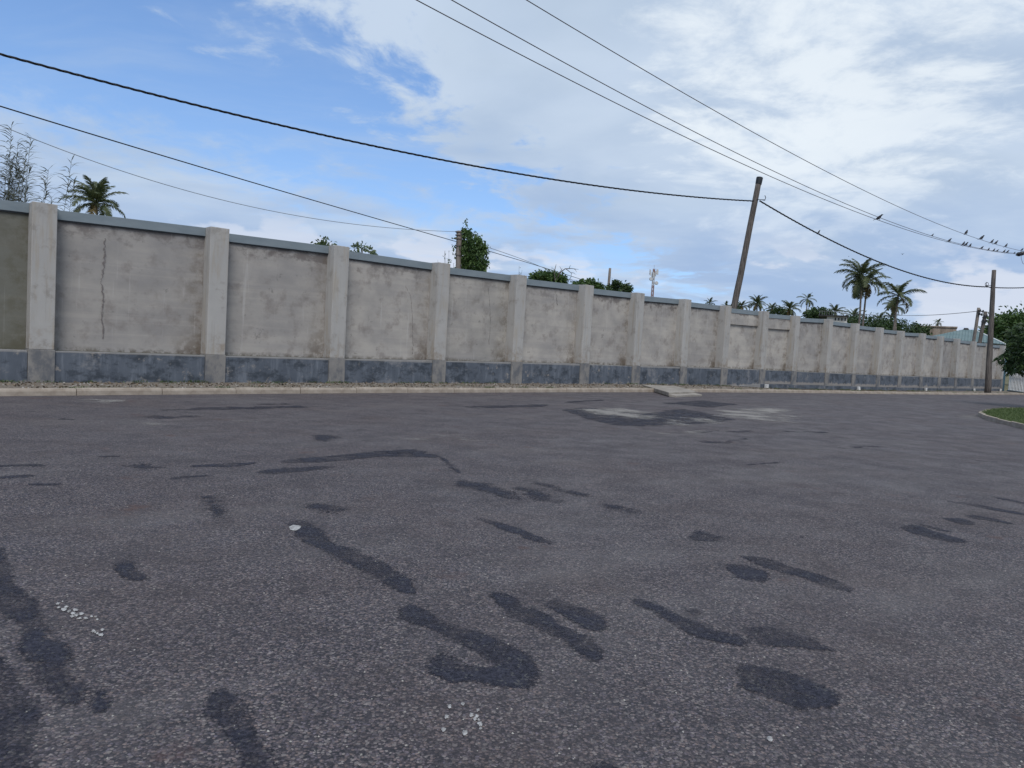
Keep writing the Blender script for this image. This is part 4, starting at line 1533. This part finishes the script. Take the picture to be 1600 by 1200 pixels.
# ------------------------------------------------------------------ birds
def bird_mesh(flying=False):
    mb = MB()
    ax = Vector((1, 0, 0))
    prof = [(-.24, .0, .004), (-.235, .0, .022), (-.12, .005, .028), (-.07, .012, .045), (.0, .02, .066), (.06, .035, .062), (.105, .062, .040), (.13, .08, .036), (.155, .088, .034), (.175, .088, .022), (.182, .086, .011), (.215, .078, .003)]
    k = []
    sd = 8
    for x, z, r in prof:
        for j in range(sd):
            a = 2*math.pi*j/sd
            wy = 1.0
            wz = 1.0
            if x < -.10:
                wz = .32
                wy = 1.35
            k.append((x, math.cos(a)*r*wy, z+math.sin(a)*r*wz))
    fs = []
    for i in range(len(prof)-1):
        for j in range(sd):
            j2 = (j+1) % sd
            fs.append((i*sd+j, i*sd+j2, (i+1)*sd+j2, (i+1)*sd+j))
    fs += [tuple(range(sd-1, -1, -1)), tuple(range((len(prof)-1)*sd, len(prof)*sd))]
    mb.add(k, fs)
    for sg in (-1, 1):
        if flying:
            mb.add([(.06, sg*.05, .06), (-.08, sg*.05, .05), (-.06, sg*.25, .16), (.05, sg*.25, .18), (-.04, sg*.46, .13), (.0, sg*.46, .14)], [(0, 1, 2, 3), (3, 2, 4, 5)])
        else:
            mb.add([(.07, sg*.058, .055), (.02, sg*.076, .045), (-.17, sg*.022, .012), (-.05, sg*.06, -.012), (.05, sg*.055, .0)], [(0, 1, 2), (1, 3, 2), (1, 4, 3), (0, 4, 1)])
            mb.tube([(.0, sg*.022, -.03), (.01, sg*.022, -.075), (.02, sg*.02, -.105)], [.010, .006, .005], 4)
    return mesh('bird', mb.v, mb.f, True)


BM, BF = bird_mesh(), bird_mesh(True)
for m_ in (BM, BF):
    m_.materials.append(M['bird'])


def on_wire(wp, x):
    """point of the wire seen in photo column x"""
    best = None
    for i in range(len(wp)-1):
        for j in range(12):
            p = wp[i].lerp(wp[i+1], j/12)
            v = p-EYEV
            dd = v.dot(fv)
            px = 800+F_PX*v.dot(rv)/dd
            if dd > 0 and (best is None or abs(px-x) < best[0]):
                best = (abs(px-x), p, (wp[i+1]-wp[i]).normalized())
    return best[1], best[2]


def bird(p, rz, pitch, size, label, me=BM):
    o = link('black_bird', me)
    o.location = p
    o.scale = (size,)*3
    o.rotation_euler = Euler((0, -pitch, rz), 'XYZ')
    return tag(o, label, 'bird', 'black birds on the wires')


ROW3 = [(1509.6, 'leftmost bird on the upper power line', 1.2), (1533.5, 'larger bird with ruffled wings, second from left on upper power line', 1.35), (1549.8, 'third bird from left on the upper power line', 1.05),
        (1556, 'fourth bird from left on the upper power line, close to the third', 1.1), (1571.7, 'fifth bird from left on the upper power line', 1.05), (1596.6, 'bird on the upper power line at the right edge of the photo', .95)]
ROW1 = [(1373, 'lone black bird far left of the others on the lower power lines', 1.25), (1483.4, 'bird where the two lower power lines merge', 1.0), (1505.2, 'left bird of a touching pair on the lower line', 1.05), (1509.2, 'right bird of a touching pair on the lower line', 1.05),
        (1515.6, 'bird just right of the touching pair on the lower line', .95), (1533.5, 'solitary bird on lower line under the ruffled bird', .95), (1544.4, 'small bird on the lower line right of the solitary bird', .8), (1553.0, 'left of two close birds on the lower line', .85),
        (1557.8, 'right of two close birds on the lower line', .8), (1568.8, 'left of two huddled birds next to the insulators', .95), (1574.0, 'right of two huddled birds next to the insulators', .95), (1585, 'tiny bird on the lower line beside the insulators', .7)]
def img_dir(k=1.0):
    return math.atan2(rv.y, rv.x)


for i, (wp, row) in enumerate(((wp3, ROW3), (wp1, ROW1))):
    for j, (x, lb, sz) in enumerate(row):
        p, t = on_wire(wp, x)
        bird(p+Vector((0, 0, .086*sz)), img_dir()+random.uniform(-.55, .55), R(random.uniform(16, 34)), sz*.95, lb)
p, t = on_wire(wp2, 1456.7)
bird(p+Vector((0, 0, .05)), img_dir(), R(25), .55, 'tiny bird alone on the middle power line')
p, t = on_wire(cab2, 1279)
bird(p+Vector((0, 0, .12)), img_dir(), R(35), .8, 'small bird perched on the sagging cable between the two poles')
bird(at(1410, 397.5, 110), .4, 0, .8, 'far bird flying in the sky right of the twin palms', BF)
bird(at(1326, 401, 110), 1.0, 0, .75, 'far bird flying left above the twin palms', BF)

# ------------------------------------------------------------------ buildings far behind the wall
def frame_at(x, y, depth):
    p = at(x, y, depth)
    g = gz(p.dot(D))-.35
    return Vector((p.x, p.y, g)), p.z-g


def span(x0, x1, y, depth):
    return (at(x1, y, depth)-at(x0, y, depth)).x


# green roofed building
org, hpk = frame_at(1515, 512.5, 118)
gb = empty('green_roof_building', org, 'building with a pale green metal hip roof behind the far wall', 'building')
gb.rotation_euler.z = -math.atan2(org.x, org.y)
KX = math.cos(math.atan2(org.x, org.y))
xl, xr = (at(1446, 523, 118).x-org.x)*KX, (at(1571, 528, 118).x-org.x)*KX
zl = at(1446, 523, 118).z-org.z
zrr = zl
x0, x1 = (at(1506, 512.5, 118).x-org.x)*KX, (at(1524, 512.5, 118).x-org.x)*KX
zr_ = hpk
y0, y1 = -2.0, 12.0
ymid = 5.0
mb = MB()
drop = (zr_-zl)
ef, er = zl-1.15, zl-1.9
roofv = [(xl, y0, zl-.35), (xr, y0, zl-.95), (xr, y1, zl-.95), (xl, y1, zl-.35), (x0, ymid, zr_), (x1, ymid, zr_-.05)]
fr = [(0, 1, 5, 4), (1, 2, 5), (2, 3, 4, 5), (3, 0, 4)]
up = [Vector(v) for v in roofv]
mb.add(up, fr)
mb.add([v-Vector((0, 0, .12)) for v in up], [tuple(reversed(f)) for f in fr])
rf = mb.build('roof', M['roof_green'], gb)
rb = MB()
for k in range(1, 26):
    u = k/26
    e = Vector(roofv[0]).lerp(Vector(roofv[1]), u)
    tp = Vector(roofv[4]).lerp(Vector(roofv[5]), min(1, max(0, (e.x-x0)/(x1-x0))))
    if e.x < x0:
        kk = (e.x-xl)/(x0-xl)
        tp = Vector(roofv[0]).lerp(Vector(roofv[4]), kk)
    elif e.x > x1:
        kk = (xr-e.x)/(xr-x1)
        tp = Vector(roofv[1]).lerp(Vector(roofv[5]), kk)
    rb.tube([e+Vector((0, 0, .03)), tp+Vector((0, 0, .03))], .035, 4)
rb_o = rb.build('roof_rib', M['roof_green'], rf)
rb_o['kind'] = 'stuff'
mb = MB()
mb.tube([Vector(roofv[5]), Vector(roofv[1])], .13, 6)
mb.build('hip_trim', M['trim'], rf)
mb = MB()
mb.tube([Vector(roofv[4])+Vector((.3, 0, -.15)), Vector(roofv[4])+Vector((.3, 0, .22))], [.45, .30], 10)
mb.build('roof_vent', M['dark'], rf)
mb = MB()
mb.box((xl+.5, y0+.6, 0), (xr-.5, y1-.6, zl-1.0))
gw = mb.build('walls', M['bld_wall'], gb)
for k in range(5):
    xx = xl+1.6+k*(xr-xl-2.6)/5
    mb = MB()
    mb.box((xx, y0+.55, 1.2), (xx+1.1, y0+.66, 2.6))
    mb.build('window', M['dark'], gb)

# brown concrete building
org, h = frame_at(1462, 510, 165)
cb = empty('concrete_building', org, 'brown stained flat roofed concrete building beyond the wall left of the green roof', 'building')
cb.rotation_euler.z = -math.atan2(org.x, org.y)
xa, xb = (at(1431, 510, 165).x-org.x)*KX, (at(1495, 512, 165).x-org.x)*KX
mb = MB()
mb.box((xa, -1, 0), (xb, 9, h-.25))
mb.build('walls', M['bld_brown'], cb, bevel=.03)
mb = MB()
mb.box((xa-.15, -1.2, h-.25), (xb+.15, 9.2, h+.05))
mb.build('parapet', M['bld_brown'], cb, bevel=.03)
for k in range(4):
    xx = xa+1+k*(xb-xa)/4
    mb = MB()
    mb.box((xx, -1.04, h*.45), (xx+1.1, -.9, h*.45+1.3))
    mb.build('window', M['dark'], cb)

# white building with a thin flat roof
org, h = frame_at(1308, 493, 150)
wb = empty('white_building', org, 'white flat roofed building peeping over the wall below the palms', 'building')
wb.rotation_euler.z = -math.atan2(org.x, org.y)
xa, xb = (at(1291, 493, 150).x-org.x)*KX, (at(1325, 497, 150).x-org.x)*KX
mb = MB()
mb.box((xa, 0, 0), (xb, 7, h-.2))
mb.build('walls', M['bld_white'], wb)
mb = MB()
mb.box((xa-1.6, -.8, h-.2), (xb+.2, 7.3, h+.02))
mb.build('roof', M['dark'], wb)
for xx in (xa+1.5, xa+2.1, xa+2.7, xa+3.3):
    mb = MB()
    mb.box((xx, -.05, h-1.0), (xx+.22, .05, h-.45))
    mb.build('window', M['dark'], wb)
mb = MB()
for k in range(12):
    xx = xa-1.4+k*.45
    mb.tube([Vector((xx, -.6, h)), Vector((xx, -.6, h+.75))], .025, 4)
mb.tube([Vector((xa-1.5, -.6, h+.75)), Vector((xa+3.7, -.6, h+.75))], .03, 4)
mb.build('roof_railing', M['steel'], wb)

# lattice telecom tower
TD = 330
org, h = frame_at(1022, 420, TD)
tw = empty('telecom_tower', org, 'distant lattice telecom tower with antennas on top above the wall', 'tower')
k = TD/F_PX


def half(z):
    return 1.15*k*2.0*(1-.45*z/h)


legs = [(-1, -1), (1, -1), (1, 1), (-1, 1)]
nb = 22
for b_i in range(nb):
    z0, z1 = h*b_i/nb, h*(b_i+1)/nb
    mb = MB()
    w0_, w1_ = half(z0), half(z1)
    for (a, c) in legs:
        mb.tube([Vector((a*w0_, c*w0_, z0)), Vector((a*w1_, c*w1_, z1))], .13, 4)
    for q in range(4):
        (a0, c0), (a1, c1) = legs[q], legs[(q+1) % 4]
        mb.tube([Vector((a0*w0_, c0*w0_, z0)), Vector((a1*w1_, c1*w1_, z1))], .07, 4)
        mb.tube([Vector((a1*w0_, c1*w0_, z0)), Vector((a0*w1_, c0*w1_, z1))], .07, 4)
        mb.tube([Vector((a0*w0_, c0*w0_, z0)), Vector((a1*w0_, c1*w0_, z0))], .07, 4)
    mb.build('lattice_section', M['tower_red'] if (b_i//3) % 2 else M['tower_white'], tw)
for q in range(7):
    a = q*2*math.pi/7
    mb = MB()
    c = Vector((math.cos(a)*1.75, math.sin(a)*1.75, h-1.4-(q % 3)*.6))
    mb.box(tuple(c-Vector((.22, .2, 1.15))), tuple(c+Vector((.22, .2, 1.15))))
    mb.build('antenna', M['tower_white'], tw)
for q, (zz_, sg) in enumerate(((h-4.6, -1), (h-6.3, 1))):
    mb = MB()
    c = Vector((sg*1.25, -1.2, zz_))
    mb.tube([c, c+Vector((0, -.5, 0))], [.85, .7], 12)
    mb.build('dish', M['tower_white'], tw)
mb = MB()
mb.tube([Vector((0, 0, h-.5)), Vector((0, 0, h+1.6))], .06, 4)
mb.build('lightning_rod', M['steel'], tw)

# ------------------------------------------------------------------ far right: end post, white railing
sE = COLS[-1][0]
mb = MB()
pe = sn(sE+.55, WD+.25, 0)
tp_ = empty('gate_post', pe+Vector((0, 0, vz_wall(sE)-.2)), 'dark teal post at the far end of the grey wall', 'post')
mb.box((-.36, -.22, 0), (.36, .22, 3.5))
o = mb.build('post_shaft', M['teal'], tp_, bevel=.02)
mb = MB()
mb.box((-.42, -.27, 3.5), (.42, .27, 3.62))
mb.build('post_cap', M['teal'], tp_, bevel=.015)
tp_.rotation_euler.z = ROT
fx0 = sn(sE+1.6, WD-.2, 0)
fdir = (at(1680, 600, 64)-at(1575, 600, 84))
fdir.z = 0
fdir.normalize()
fz = gz(sE)+.0
fe = empty('white_railing', fx0+Vector((0, 0, fz)), 'white upright railing with teal foot below the dark tree at right', 'fence')
fe.rotation_euler.z = math.atan2(fdir.y, fdir.x)
mb = MB()
mb.box((-.07, -.14, 2.15), (.07, -.04, 2.25))
for k in range(34):
    mb = MB()
    mb.box((-.11, -.05, .18), (.11, .05, 2.05), .006)
    o = mb.build('rail_slat', M['white_paint'], fe, loc=(k*.52, 0, 0), bevel=.012)
mb = MB()
mb.box((-.3, -.1, -.2), (17.6, .1, .18))
mb.build('rail_base', M['teal'], fe)
mb = MB()
mb.box((-.3, .052, 1.55), (17.6, .11, 1.67))
mb.build('rail_bar', M['white_paint'], fe)

# ------------------------------------------------------------------ grass island with its kerb at the right
isl = [ground_hit(*p) for p in ((1527, 650), (1545, 657.5), (1572, 664), (1602, 671.5))]
back = [ground_hit(*p) for p in ((1602, 643), (1565, 643), (1540, 645))]
e1 = isl[-1]+(isl[-1]-isl[-2]).normalized()*8
e2 = back[0]+Vector((9, 2, 0))
ring = isl+[e1, e2]+back
ring2 = []
for i in range(len(ring)):
    ring2.append(ring[i])
c0 = sum(ring2, Vector())/len(ring2)
poly = resample([Vector((p.x, p.y)) for p in ring2], step=.3)
ctr = Vector((c0.x, c0.y))
vs = [(p.x, p.y, .13) for p in poly]
vs_in = [((p.x-ctr.x)*.985+ctr.x, (p.y-ctr.y)*.985+ctr.y, .115) for p in poly]
k = len(vs_in)
bm = bmesh.new()
f = bm.faces.new([bm.verts.new(v) for v in vs_in])
f.normal_update()
if f.normal.z < 0:
    f.normal_flip()
bmesh.ops.triangulate(bm, faces=bm.faces[:])
me = bpy.data.meshes.new('grass_island')
bm.to_mesh(me)
bm.free()
gi = link('grass_island', me, M['turf'])
gi['kind'] = 'structure'
# kerb stones of the island
step_n = 3
for i in range(0, k, step_n):
    idx = [(i+j) % k for j in range(step_n+1)]
    mb = MB()
    ins, outs = [], []
    for q in idx:
        p = poly[q]
        d_ = (ctr-p).normalized()
        outs.append(p)
        ins.append(p+d_*.15)
    jz = random.uniform(-.015, .01)
    vv = []
    for p_, q_ in zip(outs, ins):
        vv += [(p_.x, p_.y, -.08), (p_.x+(q_.x-p_.x)*.1, p_.y+(q_.y-p_.y)*.1, .13+jz), (q_.x, q_.y, .14+jz), (q_.x, q_.y, -.08)]
    fs = []
    for j in range(step_n):
        a = j*4
        fs += [(a, a+1, a+5, a+4), (a+1, a+2, a+6, a+5), (a+2, a+3, a+7, a+6)]
    fs += [(0, 3, 2, 1), (step_n*4, step_n*4+1, step_n*4+2, step_n*4+3)]
    mb.add(vv, fs)
    mb.build('kerb_stone', M['kerb'], gi)
# grass blades
A2 = np.array([(p.x, p.y) for p in poly])


def in_poly(P, A):
    c = np.zeros(len(P), bool)
    for i in range(len(A)):
        a, b_ = A[i-1], A[i]
        t = (a[1] > P[:, 1]) != (b_[1] > P[:, 1])
        xx = (b_[0]-a[0])*(P[:, 1]-a[1])/(b_[1]-a[1]+1e-12)+a[0]
        c ^= t & (P[:, 0] < xx)
    return c


lo, hi = A2.min(0), A2.max(0)
PP = rng.uniform(lo, hi, (90000, 2))
PP = PP[in_poly(PP, (A2-np.array(ctr))*.965+np.array(ctr))][:60000]
C3 = np.concatenate([PP, np.full((len(PP), 1), .11)], 1)
dd = np.stack([rng.normal(size=len(PP))*.45, rng.normal(size=len(PP))*.45, np.ones(len(PP))], 1)
g = link('grass', leaves_mesh('grass', C3, dd, .10, .012, .25), M['grass'])
g['kind'] = 'stuff'

# ------------------------------------------------------------------ litter, pebbles and weeds on the verge
C_, d_ = [], []
for _ in range(4200):
    s_ = rng.uniform(-4, 60)
    t_ = rng.uniform(0, 1)**.7
    n_ = (kerb_n(s_)+.16)*(1-t_)+(WD-.05)*t_
    C_.append(sn(s_, n_, verge_z(s_, n_)+.012))
    d_.append((rng.normal(), rng.normal(), .25))
o = link('leaf_litter', leaves_mesh('leaf_litter', C_, d_, .07, .04, .1), M['litter'])
o['kind'] = 'stuff'
C_, d_ = [], []
for _ in range(130):
    s_ = rng.uniform(-3, 80)
    n_ = WD-rng.uniform(.02, .25) if rng.random() < .7 else kerb_n(s_)+rng.uniform(.16, .4)
    for j in range(28):
        C_.append(sn(s_+rng.normal()*.14, n_+rng.normal()*.05, verge_z(s_, n_)-.005))
        d_.append((rng.normal()*.6, rng.normal()*.6, 1))
o = link('verge_weeds', leaves_mesh('verge_weeds', C_, d_, .12, .02, .3), M['leaf_pale'])
o['kind'] = 'stuff'


def pebbles(name, spots, mat):
    V, F = [], []
    base = [(1, 0, 0), (.3, .9, 0), (-.8, .5, 0), (-.7, -.6, 0), (.4, -.9, 0), (.1, 0, .7), (-.3, .2, .55)]
    fc = [(0, 1, 5), (1, 2, 6), (1, 6, 5), (2, 3, 6), (3, 4, 6), (4, 5, 6), (4, 0, 5)]
    for (p, r) in spots:
        k = len(V)
        a = rng.uniform(0, 6.28)
        ca, sa = math.cos(a), math.sin(a)
        for (x, y, z) in base:
            x, y, z = x*r*rng.uniform(.7, 1.2), y*r*rng.uniform(.6, 1.1), z*r*rng.uniform(.7, 1.2)
            V.append((p[0]+x*ca-y*sa, p[1]+x*sa+y*ca, p[2]+z))
        F += [tuple(i+k for i in f) for f in fc]
    o_ = link(name, mesh(name, V, F), mat)
    o_['kind'] = 'stuff'
    return o_


sp = []
for _ in range(1500):
    s_ = rng.uniform(-4, 50)
    t_ = rng.uniform(0, 1)
    n_ = (kerb_n(s_)+.16)*(1-t_)+(WD-.05)*t_
    sp.append((sn(s_, n_, verge_z(s_, n_)), rng.uniform(.01, .04)))
pebbles('verge_pebbles', sp, M['stone'])
sp = []
for _ in range(1700):
    y_ = 2.2+rng.uniform(0, 1)**1.6*15
    x_ = rng.uniform(-.75, .75)*y_
    sp.append(((x_, y_, gz(Vector((x_, y_, 0)).dot(D))), rng.uniform(.003, .0075)))
pebbles('loose_chippings', sp, M['stone'])

# white splashes on the road
def splash(spots, label, pad):
    obj_pts = []
    V, F = [], []
    c = ground_hit(*spots[0][:2])
    for x, y, r in spots:
        p = ground_hit(x, y)-c
        k = len(V)
        m_ = 13
        V.append((p.x, p.y, .012))
        for j in range(m_):
            a = 2*math.pi*j/m_
            q = r*(rng.uniform(.85, 1.15) if len(spots) == 1 else rng.uniform(.6, 1.25))
            away = Vector((c.x, c.y, 0)).normalized()
            e_ = Vector((away.y, -away.x, 0))*math.cos(a)*q + away*math.sin(a)*q*1.9
            V.append((p.x+e_.x, p.y+e_.y, .0045))
        F += [(k, k+1+j, k+1+(j+1) % m_) for j in range(m_)]
    o_ = link('white_splash', mesh('white_splash', V, F), M['splash'])
    o_.location = c
    if len(spots) > 1:
        return tag(o_, None, None, None, 'stuff')
    return tag(o_, label, 'splash', 'white splashes on the road')


splash([(461, 825, .048)], 'single white splash at the head of a long dark patch', 1)
sps = [(x, y, rng.uniform(.005, .014)) for x, y in [(92, 950), (100, 953), (108, 956), (114, 959), (120, 962), (113, 964), (127, 960), (134, 967), (143, 964), (150, 965), (152, 991), (146, 987), (158, 993), (152, 969), (104, 949), (118, 954), (90, 944), (125, 967), (149, 989), (98, 941), (160, 985)]]
splash(sps, 'scatter of white flecks near the left edge of the road', 1)
sps = [(x, y, rng.uniform(.006, .012)) for x, y in [(702, 1105), (723, 1101), (745, 1120), (742, 1124), (748, 1126), (751, 1139), (693, 1141), (736, 1118), (750, 1132), (726, 1146), (698, 1121), (747, 1111)]]
splash(sps, 'scatter of white flecks at the bottom middle of the road', 1)
splash([(1203, 1156, .012)], 'tiny white fleck at the lower right of the road', 1)
